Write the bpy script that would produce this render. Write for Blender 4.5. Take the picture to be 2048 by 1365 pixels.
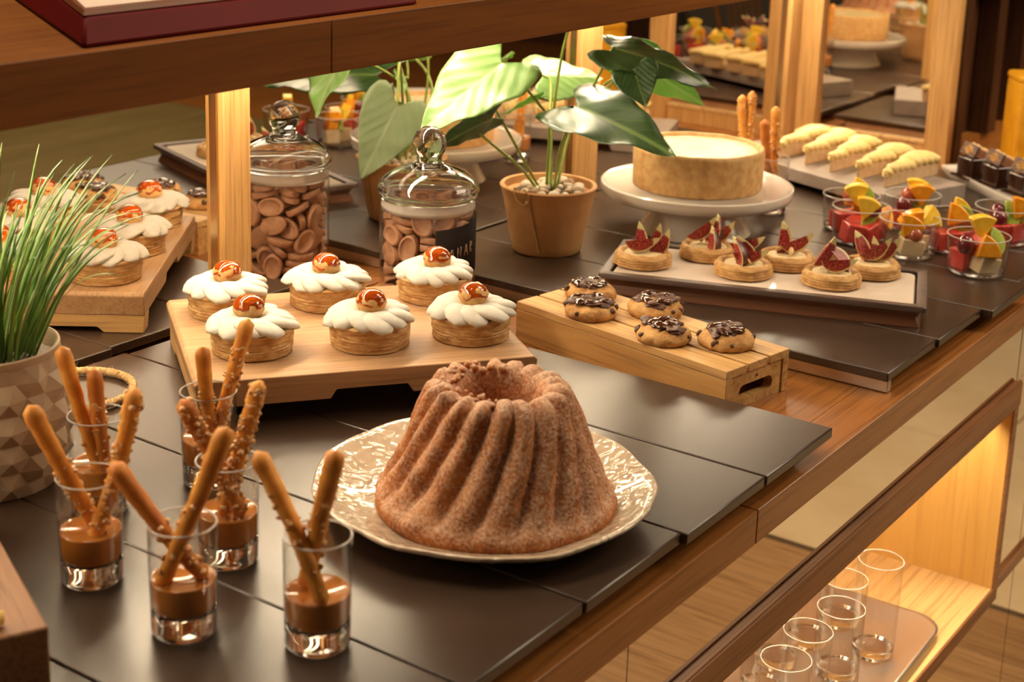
import bpy, bmesh, math, random
from math import sin, cos, pi, radians as rad
from mathutils import Vector as V, Matrix, Euler, Quaternion, noise
random.seed(7)
C = bpy.context.scene.collection
SC = bpy.context.scene
for o in list(SC.objects): bpy.data.objects.remove(o)

# ---------------------------------------------------------------- camera
S = 0.63                                   # eye height above the serving tiles (tile tops are z = 0)
yaw, pit, rol = rad(55.401), rad(14.150), rad(-1.901)
fw = V((sin(yaw)*cos(pit), cos(yaw)*cos(pit), -sin(pit)))
rt = V((cos(yaw), -sin(yaw), 0)); dn = fw.cross(rt)
rt2 = cos(rol)*rt + sin(rol)*dn; dn2 = fw.cross(rt2)
cd = bpy.data.cameras.new('camera'); cam = bpy.data.objects.new('camera', cd); C.objects.link(cam)
cam.matrix_world = Matrix(((rt2.x, -dn2.x, -fw.x, 0), (rt2.y, -dn2.y, -fw.y, 0), (rt2.z, -dn2.z, -fw.z, S), (0, 0, 0, 1)))
cd.sensor_width = 36; cd.lens = 3075.3/2048*36; cd.shift_y = -284.6/2048
cd.clip_start = .01
cd.dof.use_dof = True; cd.dof.focus_distance = 1.70; cd.dof.aperture_fstop = 6.8
SC.camera = cam

# ---------------------------------------------------------------- world, lights, exposure
W = bpy.data.worlds.new('world'); SC.world = W; W.use_nodes = True
W.node_tree.nodes['Background'].inputs[0].default_value = (1, .70, .40, 1)
W.node_tree.nodes['Background'].inputs[1].default_value = .035
def area(name, loc, to, sx, sy, power, col):
    l = bpy.data.lights.new(name, 'AREA'); l.shape = 'RECTANGLE'; l.size = sx; l.size_y = sy; l.energy = power; l.color = col
    o = bpy.data.objects.new(name, l); C.objects.link(o); o.location = loc
    o.rotation_euler = (V(to)-V(loc)).to_track_quat('-Z', 'Y').to_euler()
    return o
WARM = (1, .80, .56)
area('ceiling_fill', (1.3, -.1, 1.75), (1.2, .8, 0), 1.2, .5, 2.5, WARM)
area('ceiling_fill', (3.2, -.9, 1.75), (3.2, -.9, -1), 1.4, 1.4, 75, WARM)  # unseen fill to brighten the marble floor mirrored in the front panels
area('ceiling_fill', (4.6, -3.2, 1.75), (4.6, -3.2, -1), 2.0, 2.0, 60, WARM)  # added fill, lifts the dark far floor reflected in the back mirror
area('ceiling_fill', (2.5, .55, 1.75), (2.7, 1.1, 0), .7, .5, 13, WARM)  # added fill to brighten the right end by the corner mirrors
area('ceiling_fill', (.9, 1.25, 1.6), (.9, 1.2, 0), .8, .4, 18, WARM)
SC.view_settings.view_transform = 'Standard'; SC.view_settings.look = 'None'
SC.view_settings.gamma = 1; SC.view_settings.use_curve_mapping = False
SC.view_settings.exposure = 0.0
SC.cycles.max_bounces = 14; SC.cycles.transmission_bounces = 12; SC.cycles.transparent_max_bounces = 24; SC.cycles.glossy_bounces = 8
SC.cycles.diffuse_bounces = 4; SC.cycles.use_denoising = True
SC.cycles.sample_clamp_indirect = 6; SC.cycles.blur_glossy = .6

# ---------------------------------------------------------------- materials
def nt(name):
    m = bpy.data.materials.new(name); m.use_nodes = True
    t = m.node_tree; return m, t, t.nodes['Principled BSDF']
def link(t, a, b): t.links.new(a, b)
def ramp(t, fac, stops):
    r = t.nodes.new('ShaderNodeValToRGB'); link(t, fac, r.inputs[0])
    e = r.color_ramp.elements
    while len(e) < len(stops): e.new(.5)
    for x, (p, c) in zip(e, stops): x.position = p; x.color = (*c, 1) if len(c) == 3 else c
    return r.outputs[0]
def coord(t, scale=(1, 1, 1), kind='Object'):
    c = t.nodes.new('ShaderNodeTexCoord'); m = t.nodes.new('ShaderNodeMapping')
    link(t, c.outputs[kind], m.inputs[0]); m.inputs[3].default_value = scale; return m.outputs[0]
def nz(t, vec, scale, detail=4, dist=0, rough=.6):
    n = t.nodes.new('ShaderNodeTexNoise'); link(t, vec, n.inputs['Vector']); n.inputs['Scale'].default_value = scale
    n.inputs['Detail'].default_value = detail; n.inputs['Distortion'].default_value = dist; n.inputs['Roughness'].default_value = rough
    return n.outputs[0]
def bump(t, p, h, strength=.3, dist=.002):
    b = t.nodes.new('ShaderNodeBump'); link(t, h, b.inputs['Height']); b.inputs['Strength'].default_value = strength
    b.inputs['Distance'].default_value = dist; link(t, b.outputs[0], p.inputs['Normal'])
def mix(t, f, a, b, mode='MIX'):
    m = t.nodes.new('ShaderNodeMix'); m.data_type = 'RGBA'; m.blend_type = mode
    for s, x in ((0, f), (6, a), (7, b)):
        if hasattr(x, 'links'): link(t, x, m.inputs[s])
        else: m.inputs[s].default_value = (*x, 1) if isinstance(x, tuple) else x
    return m.outputs[2]
def plain(name, col, rough=.5, coat=0, metal=0, sss=0, trans=0, ior=1.5):
    m, t, p = nt(name); p.inputs['Base Color'].default_value = (*col, 1); p.inputs['Roughness'].default_value = rough
    p.inputs['Coat Weight'].default_value = coat; p.inputs['Coat Roughness'].default_value = .05; p.inputs['Metallic'].default_value = metal
    p.inputs['Transmission Weight'].default_value = trans; p.inputs['IOR'].default_value = ior
    if sss: p.inputs['Subsurface Weight'].default_value = sss; p.inputs['Subsurface Radius'].default_value = (.006, .004, .002); p.inputs['Subsurface Scale'].default_value = 1
    return m
def mottled(name, c1, c2, scale=60, rough=.6, b=.3, bd=.002, lo=.35, hi=.65, coat=0, c3=None, bscale=None, sss=0, stretch=(1, 1, 1)):
    m, t, p = nt(name); v = coord(t, stretch); n = nz(t, v, scale, 5)
    st = [(lo, c1), (hi, c2)] if not c3 else [(lo, c1), ((lo+hi)/2, c2), (hi, c3)]
    link(t, ramp(t, n, st), p.inputs['Base Color']); p.inputs['Roughness'].default_value = rough; p.inputs['Coat Weight'].default_value = coat
    if b: bump(t, p, nz(t, v, bscale or scale*2, 6), b, bd)
    if sss: p.inputs['Subsurface Weight'].default_value = sss; p.inputs['Subsurface Radius'].default_value = (.006, .004, .002)
    return m
def wood(name, c1, c2, axis=0, scale=1, rough=.45, coat=.0, fine=.35, spec=.4):
    m, t, p = nt(name)
    s = [14, 14, 14]; s[axis] = .9
    s2 = [160, 160, 160]; s2[axis] = 5
    v = coord(t, tuple(x*scale for x in s)); v2 = coord(t, tuple(x*scale for x in s2))
    a = nz(t, v, 1.6, 4, 1.2); b = nz(t, v2, 1.2, 3)
    base = ramp(t, a, [(.3, c1), (.7, c2)])
    f = ramp(t, b, [(.38, tuple(x*.45 for x in c1)), (.5, (1, 1, 1))])
    link(t, mix(t, fine, base, f, 'MULTIPLY'), p.inputs['Base Color'])
    p.inputs['Roughness'].default_value = rough; p.inputs['Coat Weight'].default_value = coat; p.inputs['Specular IOR Level'].default_value = spec
    p.inputs['Coat Roughness'].default_value = .15
    bump(t, p, b, .12, .001)
    return m
def thin_glass(name, tint=(1, 1, 1), f0=.06):
    m, t, p = nt(name); t.nodes.remove(p)
    tr = t.nodes.new('ShaderNodeBsdfTransparent'); tr.inputs[0].default_value = (*tint, 1)
    gl = t.nodes.new('ShaderNodeBsdfGlossy'); gl.inputs['Roughness'].default_value = .02
    lw = t.nodes.new('ShaderNodeFresnel'); g = t.nodes.new('ShaderNodeNewGeometry'); mr = t.nodes.new('ShaderNodeMapRange')
    link(t, g.outputs['Backfacing'], mr.inputs[0]); mr.inputs[3].default_value = 1.55; mr.inputs[4].default_value = 1/1.55; link(t, mr.outputs[0], lw.inputs[0])
    mx = t.nodes.new('ShaderNodeMixShader'); link(t, lw.outputs[0], mx.inputs[0]); link(t, tr.outputs[0], mx.inputs[1]); link(t, gl.outputs[0], mx.inputs[2])
    link(t, mx.outputs[0], t.nodes['Material Output'].inputs[0]); return m
def mirror_mat(name, col):
    m, t, p = nt(name); p.inputs['Base Color'].default_value = (*col, 1); p.inputs['Metallic'].default_value = 1; p.inputs['Roughness'].default_value = .0
    return m
def emit(name, col, s):
    m, t, p = nt(name); p.inputs['Emission Color'].default_value = (*col, 1); p.inputs['Emission Strength'].default_value = s
    p.inputs['Base Color'].default_value = (0, 0, 0, 1); return m
M = {}
M['counter'] = wood('oak_counter', (.25, .085, .016), (.34, .130, .028), 0, 1, .38, .15)
M['shelf'] = wood('oak_shelf', (.155, .046, .0055), (.225, .074, .010), 0, 1, .5, fine=.2, spec=.25)
M['post'] = wood('pale_oak', (.50, .27, .085), (.64, .36, .13), 2, 1.2, .45)
M['rail'] = wood('brown_oak', (.19, .075, .024), (.28, .115, .038), 0, 1, .45)
M['niche'] = wood('blond_ply', (.60, .34, .085), (.72, .44, .13), 2, .5, .5, fine=.15)
M['niche_floor'] = wood('blond_ply_floor', (.60, .36, .14), (.74, .49, .21), 0, .7, .5)
M['board'] = wood('beech_board', (.38, .205, .095), (.52, .31, .155), 0, 1.3, .55, fine=.28)
M['board_end'] = wood('beech_foot', (.50, .29, .11), (.62, .37, .15), 1, 1.3, .55)
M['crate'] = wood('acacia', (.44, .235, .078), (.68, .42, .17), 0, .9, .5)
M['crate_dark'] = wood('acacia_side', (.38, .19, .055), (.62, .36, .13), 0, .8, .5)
M['riser'] = wood('walnut_riser', (.20, .085, .032), (.30, .135, .052), 0, 1.2, .5)
M['traywood'] = wood('walnut_tray', (.12, .045, .020), (.20, .078, .036), 0, 1.2, .4)
M['traydark'] = wood('walnut_tray_rim', (.075, .045, .034), (.11, .066, .050), 0, 1.2, .45)
M['cabinet'] = wood('dark_walnut', (.045, .018, .008), (.085, .032, .012), 2, 1, .35)
def slate():
    m, t, p = nt('slate_tile'); v = coord(t)
    a = nz(t, v, 7, 3, 0); b = nz(t, v, 420, 3)
    link(t, ramp(t, a, [(.3, (.036, .0195, .0115)), (.7, (.053, .030, .0185))]), p.inputs['Base Color'])
    link(t, ramp(t, a, [(.3, (.285,)*3), (.7, (.335,)*3)]), p.inputs['Roughness'])
    bump(t, p, b, .16, .0006); p.inputs['Specular IOR Level'].default_value = .62
    return m
M['slate'] = slate()
M['steel'] = mottled('brushed_steel', (.66, .56, .46), (.76, .66, .56), 30, .5, 0); M['steel'].node_tree.nodes['Principled BSDF'].inputs['Metallic'].default_value = 1
M['tray_steel'] = plain('polished_steel', (.66, .57, .51), .28, metal=.85)
M['mirror'] = mirror_mat('mirror_glass', (.86, .82, .76))
M['mirror_bronze'] = mirror_mat('bronze_mirror', (.74, .66, .55))
M['edge'] = plain('mirror_edge', (.62, .46, .26), .25, metal=1)
M['led'] = emit('led_light', (1, .82, .56), 104)
M['glass'] = plain('clear_glass', (1, 1, 1), 0, trans=1, ior=1.47)
M['rim'] = plain('whitened_glass_rim', (.92, .88, .82), .12, trans=.6, ior=1.5)  # part-opaque white in the glass imitates bright glints along the rims
M['thin'] = thin_glass('thin_glass', (.97, .97, .96))
# ---------------------------------------------------------------- geometry helpers
def new(): return bmesh.new()
def obj(name, bm, m, parent=None, loc=None, rz=0, sharp=38, bevel=0, bseg=2, sub=0, solid=0):
    me = bpy.data.meshes.new(name); bmesh.ops.recalc_face_normals(bm, faces=bm.faces[:]) if bm.faces else None
    for f in bm.faces: f.smooth = True
    bm.to_mesh(me); bm.free()
    if sharp: me.set_sharp_from_angle(angle=rad(sharp))
    for x in (m if isinstance(m, (list, tuple)) else [m]): me.materials.append(x)
    o = bpy.data.objects.new(name, me); C.objects.link(o)
    if loc: o.location = loc
    o.rotation_euler.z = rz
    if parent: o.parent = parent
    if bevel:
        b = o.modifiers.new('edge', 'BEVEL'); b.width = bevel; b.segments = bseg; b.limit_method = 'ANGLE'; b.angle_limit = rad(40); b.harden_normals = False
    if solid: s = o.modifiers.new('thick', 'SOLIDIFY'); s.thickness = solid; s.offset = 0
    if sub: s = o.modifiers.new('smooth', 'SUBSURF'); s.levels = sub; s.render_levels = sub
    return o
def tag(o, label=None, cat=None, group=None, kind=None):
    if label: o['label'] = label
    if cat: o['category'] = cat
    if group: o['group'] = group
    if kind: o['kind'] = kind
    return o
def thing(name, label, cat, loc=(0, 0, 0), rz=0, group=None):
    o = bpy.data.objects.new(name, None); C.objects.link(o); o.location = loc; o.rotation_euler.z = rz; o.empty_display_size = .02
    return tag(o, label, cat, group)
def dup(root, loc=None, rz=None, label=None, group=None):
    r = root.copy(); C.objects.link(r)
    if loc is not None: r.location = loc
    if rz is not None: r.rotation_euler.z = rz
    if label: r['label'] = label
    if group: r['group'] = group
    for ch in list(root.children):
        c = ch.copy(); C.objects.link(c); c.parent = r
        for g in ch.children: d = g.copy(); C.objects.link(d); d.parent = c
    return r
def box(bm, x0, x1, y0, y1, z0, z1, mi=0, mat=None):
    vs = [bm.verts.new((x, y, z)) for z in (z0, z1) for x, y in ((x0, y0), (x1, y0), (x1, y1), (x0, y1))]
    if mat is not None:
        for v in vs: v.co = mat @ v.co
    for f in ((3, 2, 1, 0), (4, 5, 6, 7), (0, 1, 5, 4), (1, 2, 6, 5), (2, 3, 7, 6), (3, 0, 4, 7)):
        fc = bm.faces.new([vs[i] for i in f]); fc.material_index = mi
    return vs
def bx(*a, **k): bm = new(); box(bm, *a, **k); return bm
def prism(bm, pts, z0, z1, mi=0):
    a = [bm.verts.new((x, y, z0)) for x, y in pts]; b = [bm.verts.new((x, y, z1)) for x, y in pts]; n = len(pts)
    for f in [a[::-1], b] + [(a[i], a[(i+1) % n], b[(i+1) % n], b[i]) for i in range(n)]:
        fc = bm.faces.new(f); fc.material_index = mi
def lathe(bm, prof, seg=48, fn=None, mi=0, c=(0, 0, 0)):
    rings = []
    for k, (r, z) in enumerate(prof):
        if r < 1e-6: rings.append([bm.verts.new((c[0], c[1], z+c[2]))]); continue
        ring = []
        for i in range(seg):
            th = 2*pi*i/seg; rr, zz = (r, z) if not fn else fn(r, z, th, k)
            ring.append(bm.verts.new((rr*cos(th)+c[0], rr*sin(th)+c[1], zz+c[2])))
        rings.append(ring)
    for a, b in zip(rings, rings[1:]):
        for i in range(seg):
            j = (i+1) % seg
            if len(a) == 1 and len(b) == 1: continue
            if len(a) == 1: f = (a[0], b[j], b[i])
            elif len(b) == 1: f = (a[i], a[j], b[0])
            else: f = (a[i], a[j], b[j], b[i])
            bm.faces.new(f).material_index = mi
def tube(bm, pts, rads, seg=8, cap=True, flat=1, mi=0, up=V((0, 0, 1)), nzf=None):
    pts = [V(p) for p in pts]; n = len(pts); rings = []
    if not hasattr(rads, '__len__'): rads = [rads]*n
    t0 = None
    for i, p in enumerate(pts):
        t = (pts[min(i+1, n-1)]-pts[max(i-1, 0)]).normalized()
        u = up if abs(t.dot(up)) < .97 else V((1, 0, 0))
        if t0 is None: a = t.cross(u).normalized()
        else: a = (a-t*a.dot(t)).normalized()
        t0 = t; b = a.cross(t).normalized()
        ring = []
        for k in range(seg):
            th = 2*pi*k/seg; q = (a*cos(th)+b*sin(th)*flat)*rads[i]
            if nzf: q = q*nzf(p+q)
            ring.append(bm.verts.new(p+q))
        rings.append(ring)
    for A, B in zip(rings, rings[1:]):
        for k in range(seg): bm.faces.new((A[k], A[(k+1) % seg], B[(k+1) % seg], B[k])).material_index = mi
    if cap:
        bm.faces.new(rings[0][::-1]).material_index = mi; bm.faces.new(rings[-1]).material_index = mi
def ball(bm, c, r, seg=12, rings=8, sc=(1, 1, 1), amp=0, fs=60, rot=None, mi=0, seed=0):
    bm2 = bmesh.new(); bmesh.ops.create_uvsphere(bm2, u_segments=seg, v_segments=rings, radius=1)
    mp = {}
    for v in bm2.verts:
        p = V(v.co)
        d = 1+amp*noise.noise(p*fs+V((seed*3.1, seed*1.7, seed)))
        p = V((p.x*sc[0], p.y*sc[1], p.z*sc[2]))*r*d
        if rot: p = rot @ p
        mp[v] = bm.verts.new(p+V(c))
    for f in bm2.faces: bm.faces.new([mp[v] for v in f.verts]).material_index = mi
    bm2.free()
def chunk(bm, c, r, seed, sc=(1, 1, 1), mi=0, amp=.5, sub=1):
    bm2 = bmesh.new(); bmesh.ops.create_icosphere(bm2, subdivisions=sub, radius=1); mp = {}
    for v in bm2.verts:
        p = V(v.co); d = 1+amp*noise.noise(p*1.3+V((seed*7.3, seed*2.1, seed*5.7)))
        mp[v] = bm.verts.new(V((p.x*sc[0], p.y*sc[1], p.z*sc[2]))*r*d+V(c))
    for f in bm2.faces: bm.faces.new([mp[v] for v in f.verts]).material_index = mi
    bm2.free()
def rrect(x0, x1, y0, y1, r, n=5):
    out = []
    for cx, cy, a0 in ((x1-r, y1-r, 0), (x0+r, y1-r, pi/2), (x0+r, y0+r, pi), (x1-r, y0+r, 1.5*pi)):
        for k in range(n+1): a = a0+k*pi/2/n; out.append((cx+r*cos(a), cy+r*sin(a)))
    return out
def smooth_path(ctrl, n=16):
    P = [V(p) for p in ctrl]; P = [2*P[0]-P[1]]+P+[2*P[-1]-P[-2]]; out = []
    for i in range(1, len(P)-2):
        for k in range(n):
            t = k/n; a, b, c, d = P[i-1:i+3]
            out.append(.5*((2*b)+(c-a)*t+(2*a-5*b+4*c-d)*t*t+(3*b-a-3*c+d)*t**3))
    out.append(P[-2]); return out
# ---------------------------------------------------------------- the room around (seen in the mirrors)
ZF = -.93; YM = 1.345; XS = 2.985; ZW = -.03
def struct(name, bm, m, parent=None, **k):
    o = obj(name, bm, m, parent, **k)
    if not parent: o['kind'] = 'structure'
    return o
M['marble'] = mottled('beige_marble', (.56, .42, .25), (.70, .56, .37), 3, .12, 0, lo=.3, hi=.7)
M['parquet'] = wood('parquet', (.34, .19, .085), (.46, .275, .13), 1, .9, .35)
M['parquet2'] = wood('parquet_dark', (.29, .16, .07), (.40, .23, .105), 1, .9, .35)
M['olive'] = wood('olive_floor', (.15, .105, .034), (.21, .15, .052), 0, .5, .5)
M['grout'] = plain('dark_joint', (.10, .06, .03), .7)
fl = struct('floor', bx(-3, 9, -6, 2, ZF-.1, ZF), M['grout'])
pw = .19
planks = [obj('plank', bx(-.5*pw+.0008, .5*pw-.0008, -.601, .601, 0, .008), mm, bevel=.001) for mm in (M['parquet'], M['parquet2'])]
for i in range(15):
    for j in range(2):
        o = planks[(i*2+j) % 2] if i == 0 else planks[(i*7+j*3) % 2].copy()
        if i: C.objects.link(o)
        o.location = (2.83-i*pw, -.53+j*1.204-.33*(i % 2), ZF); o.parent = fl
slab = obj('marble_slab', bx(-.398, .398, -.398, .398, 0, .008), M['marble'], bevel=.001)
for i in range(6):
    for j in range(2):
        o = slab if i+j == 0 else slab.copy()
        if i+j: C.objects.link(o)
        o.location = (3.345+i*.8, -.25+j*.8, ZF); o.parent = fl
obj('dark_planks', bx(-1, 5.55, -5.8, -1.2, ZF, ZF+.009), M['olive'], fl)
obj('orange_planks', bx(5.56, 9, -5.8, -1.2, ZF, ZF+.009), M['counter'], fl)
struct('wall_front', bx(-3, 9, -6, -5.8, ZF, 2), M['cabinet'])
struct('wall_right', bx(8.8, 9, -6, 2, ZF, 2), M['cabinet'])

# ---------------------------------------------------------------- back and side mirrors with oak posts
wb = struct('wall_back', bx(-.6, 3.1, YM+.012, YM+.10, ZF, .48), M['cabinet'])
def mpanel(x0, x1):
    o = obj('mirror_panel', bx(x0, x1, YM, YM+.011, -.028, .42), M['mirror'], wb); o['label'] = 'silvered mirror glass'
for a, b in ((-.6, 1.3035), (1.352, 2.113), (2.178, 2.913)): mpanel(a, b)
def post(x0, x1):
    obj('post', bx(x0, x1, YM-.016, YM+.02, ZW, .42), M['post'], wb, bevel=.0015)
    obj('metal_edge', bx(x0-.0035, x0-.0004, YM-.006, YM+.02, ZW, .42), M['edge'], wb)
for a, b in ((1.3055, 1.351), (2.115, 2.177), (2.915, 2.965)): post(a, b)
ws = struct('wall_side', bx(XS+.012, XS+.045, .99, YM+.1, ZW, .48), M['cabinet'])
o = obj('mirror_panel', bx(XS, XS+.011, 1.045, 1.285, .012, .42), M['mirror'], ws); o['label'] = 'silvered mirror glass'
obj('post', bx(XS-.016, XS+.03, 1.285, YM-.002, ZW, .42), M['post'], ws, bevel=.0015)
obj('post', bx(XS-.016, XS+.03, .998, 1.046, ZW, .42), M['post'], ws, bevel=.0015)
obj('sill_board', bx(XS-.008, XS+.011, 1.048, 1.283, ZW, .004), M['post'], ws, bevel=.001)
obj('sill_strip', bx(XS-.010, XS+.011, 1.048, 1.283, .0045, .0115), M['niche_floor'], ws, bevel=.001)
# dark joinery beyond the end post
cb = thing('walnut_cupboard', 'dark walnut cupboard behind the last oak post', 'cupboard', (3.035, 1.035, ZW))
obj('back_panel', bx(0, 1.6, 0, .04, .03, .75), M['cabinet'], cb)
for x in (.16, .34, .62): obj('upright', bx(x, x+.05, -.045, -.001, .03, .75), M['cabinet'], cb, bevel=.002)
obj('plinth', bx(0, 1.6, -.03, .02, 0, .03), M['counter'], cb)
obj('shelf_board', bx(0, 1.6, -.06, -.001, .34, .36), M['cabinet'], cb)

# ---------------------------------------------------------------- the buffet counter
ct = thing('buffet_counter', 'long oak buffet counter with mirrored front panels and a lit niche', 'counter', (0, 0, 0))
YE = .5845; SEAM = 1.292
for i, (a, b) in enumerate(((-.6, SEAM-.0006), (SEAM+.0006, 4.3))):
    obj('front_board', bx(a, b, YE, .640, ZW-.037, ZW), M['counter'], ct, bevel=.0012)
obj('worktop', bx(-.6, 4.3, .6402, 1.357, ZW-.037, ZW), M['counter'], ct)
YP = .607
for a, b in ((-.2, 1.0862), (1.0878, 2.2305), (2.2345, 2.36), (2.363, 3.6)):
    o = obj('mirror_panel', bx(a, b, YP, YP+.008, -.176, ZW-.037), M['mirror_bronze'], ct); o['label'] = 'bronze mirror front panel'
obj('rail', bx(.1, 2.2325, .597, .64, -.213, -.176), M['rail'], ct, bevel=.0015)
obj('rail_lip', bx(.1, 2.2325, .5985, .603, -.1765, -.1735), M['rail'], ct, bevel=.0006)
NX = 2.205; NZ = -.508
obj('niche_side', bx(NX, NX+.0025+.018, .6005, 1.05, NZ, -.2131), M['niche'], ct)
obj('niche_edge', bx(NX, NX+.0205, .597, .6004, NZ-.024, -.2131), M['rail'], ct)
obj('niche_floor', bx(.2, NX-.0002, .6005, 1.05, NZ-.024, NZ), M['niche_floor'], ct)
obj('niche_floor_edge', bx(.2, NX-.0002, .597, .6004, NZ-.024, NZ), M['rail'], ct)
obj('niche_back', bx(.2, NX+.02, 1.051, 1.07, NZ-.02, -.17), M['niche'], ct)
obj('niche_top', bx(.2, NX+.02, .641, 1.05, -.19, -.18), M['niche'], ct)
obj('niche_light', bx(.3, NX-.03, .646, .658, -.1955, -.1905), emit('niche_led', (1, .82, .55), 95), ct)
for a, b in ((2.2345, 2.36), (2.363, 3.6)):
    o = obj('mirror_panel', bx(a, b, YP, YP+.008, -.502, -.1765), M['mirror_bronze'], ct); o['label'] = 'bronze mirror front panel'
obj('lower_rail', bx(2.2345, 3.6, .600, .64, -.522, -.503), M['rail'], ct, bevel=.001)
for a, b in ((.2, 1.72), (1.723, 2.36), (2.363, 3.6)):
    o = obj('mirror_panel', bx(a, b, YP+.004, YP+.012, -.86, -.533), M['mirror_bronze'], ct); o['label'] = 'bronze mirror front panel'
obj('carcass', bx(-.2, 3.6, 1.08, 1.345, ZF, -.07), M['cabinet'], ct)
obj('plinth', bx(.2, 3.6, .640, .66, ZF, -.86), M['rail'], ct)

# ---------------------------------------------------------------- slate serving tiles, each lifted out singly
TP = .16165
tile_bm = lambda: bx(0, TP-.0016, 0, .742, -.0115, 0)
t0 = None
A0 = 1.4705-7*TP
names_a = ['slate tile at the near left end of the counter', 'slate tile under the walnut riser corner', 'slate tile under the front glasses of caramel',
           'slate tile under the left half of the cake plate', 'slate tile under the middle of the cake plate', 'slate tile beside the right rim of the cake plate',
           'slate tile at the edge of the oak gap, in front of the crate']
offa = [.592, .593, .592, .594, .592, .5865, .5855]
B0 = 1.6675
names_b = ['slate tile with the steel bar under it, behind the crate', 'slate tile under the right end of the fig tray', 'slate tile carrying the front fruit cups',
           'slate tile under the right edge of the cake stand', 'slate tile carrying the rear breadstick glasses', 'slate tile under the near half of the slice platter', 'last slate tile before the end mirror']
offb = [.602, .5985, .5835, .5995, .578, .59, .586]
for nm, x0, off in ((names_a, A0, offa), (names_b, B0, offb)):
    for i in range(7):
        if t0 is None:
            t0 = obj('slate_tile', tile_bm(), M['slate'], bevel=.0016); o = t0
        else: o = t0.copy(); C.objects.link(o)
        o.location = (x0+i*TP, off[i], -.0002*((i*3) % 2))
        tag(o, 'dark '+nm[i], 'tile', 'slate serving tiles')
for x, ylo, lab in ((B0+.012, .606, 'brushed steel bar under the tiles behind the crate'), (1.4705-.03, .62, 'brushed steel bar under the tiles in front of the crate')):
    tag(obj('steel_bar', bx(x, x+.012, ylo, 1.30, ZW+.0005, -.0125), M['steel'], bevel=.001), lab, 'bar')
for x, lab in ((B0+6.9*TP, 'far'), (A0+.02, 'near')):
    tag(obj('steel_bar', bx(x, x+.012, .62, 1.30, ZW+.0005, -.0125), M['steel'], bevel=.001), 'brushed steel bar under the tiles at the %s end of the counter' % lab, 'bar')
for x, lab in ((B0+2.5*TP, 'under the fruit cup tiles'), (B0+4.5*TP, 'under the rear breadstick tiles'), (A0+2.5*TP, 'under the front caramel glasses'), (A0+4.5*TP, 'under the tart board')):
    tag(obj('steel_bar', bx(x, x+.012, .64, 1.30, ZW+.0005, -.0125), M['steel'], bevel=.001), 'brushed steel bar '+lab, 'bar')

# ---------------------------------------------------------------- the shelf above with its light strip
sh = thing('overhead_shelf', 'thick oak shelf with a deep front edge hanging over the buffet', 'shelf', (0, 0, 0))
for a, b in ((-.6, 1.129), (1.1298, 2.96)):
    obj('front_board', bx(a, b, 1.0, 1.024, .3735, .427), M['shelf'], sh, bevel=.0012)
obj('shelf_board', bx(-.6, 2.96, 1.0245, 1.345, .405, .4268), M['shelf'], sh)
ls = thing('light_strip', 'warm light strip fixed under the oak shelf near the mirrors', 'lamp', (0, 0, 0))
obj('channel', bx(-.5, 2.9, 1.262, 1.294, .398, .4045), M['steel'], ls)
for y in (1.266, 1.282): obj('light_row', bx(-.5, 2.9, y, y+.009, .3955, .3979), M['led'], ls)

# red tray on the shelf
M['red'] = mottled('red_lacquer', (.10, .0008, .0008), (.125, .001, .001), 8, .6, 0)
M['worn'] = mottled('worn_gilt_edge', (.13, .05, .010), (.17, .03, .008), 40, .5, 0)
M['red'].node_tree.nodes['Principled BSDF'].inputs['Specular IOR Level'].default_value = .2
M['linen'] = mottled('pale_linen', (.62, .47, .38), (.70, .55, .46), 220, .9, .3)
rtv = thing('lacquer_tray', 'red lacquered tray with worn gilt rim and pale lining on the shelf', 'tray', (0, 0, .4273))
base = [(.835, 1.013), (1.29, 1.018), (1.40, 1.33), (1.005, 1.33)]
def off(pts, d):
    cx = sum(p[0] for p in pts)/4; cy = sum(p[1] for p in pts)/4
    return [(x+(d if x > cx else -d), y+(d if y > cy else -d)) for x, y in pts]
def loft(bm, rings, mi=0):
    R = [[bm.verts.new(p) for p in r] for r in rings]
    for a, b in zip(R, R[1:]):
        for i in range(len(a)): j = (i+1) % len(a); bm.faces.new((a[i], a[j], b[j], b[i])).material_index = mi
    return R
bm = new(); r0 = off(base, .0); r1 = off(base, -.013); r2 = off(base, -.028)
R = loft(bm, [[(x, y, 0) for x, y in r0], [(x, y, .026) for x, y in r1]]); bm.faces.new(R[0][::-1]); bm.faces.new(R[1])
obj('body', bm, M['red'], rtv, bevel=.004)
bm = new(); loft(bm, [[(x, y, .0255) for x, y in off(base, -.0128)], [(x, y, .030) for x, y in off(base, -.016)], [(x, y, .030) for x, y in off(base, -.025)], [(x, y, .0262) for x, y in r2]])
obj('rim', bm, M['worn'], rtv, bevel=.0015)
bm = new(); prism(bm, off(base, -.026), .0263, .0295); obj('lining', bm, M['linen'], rtv, bevel=.001)

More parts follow.
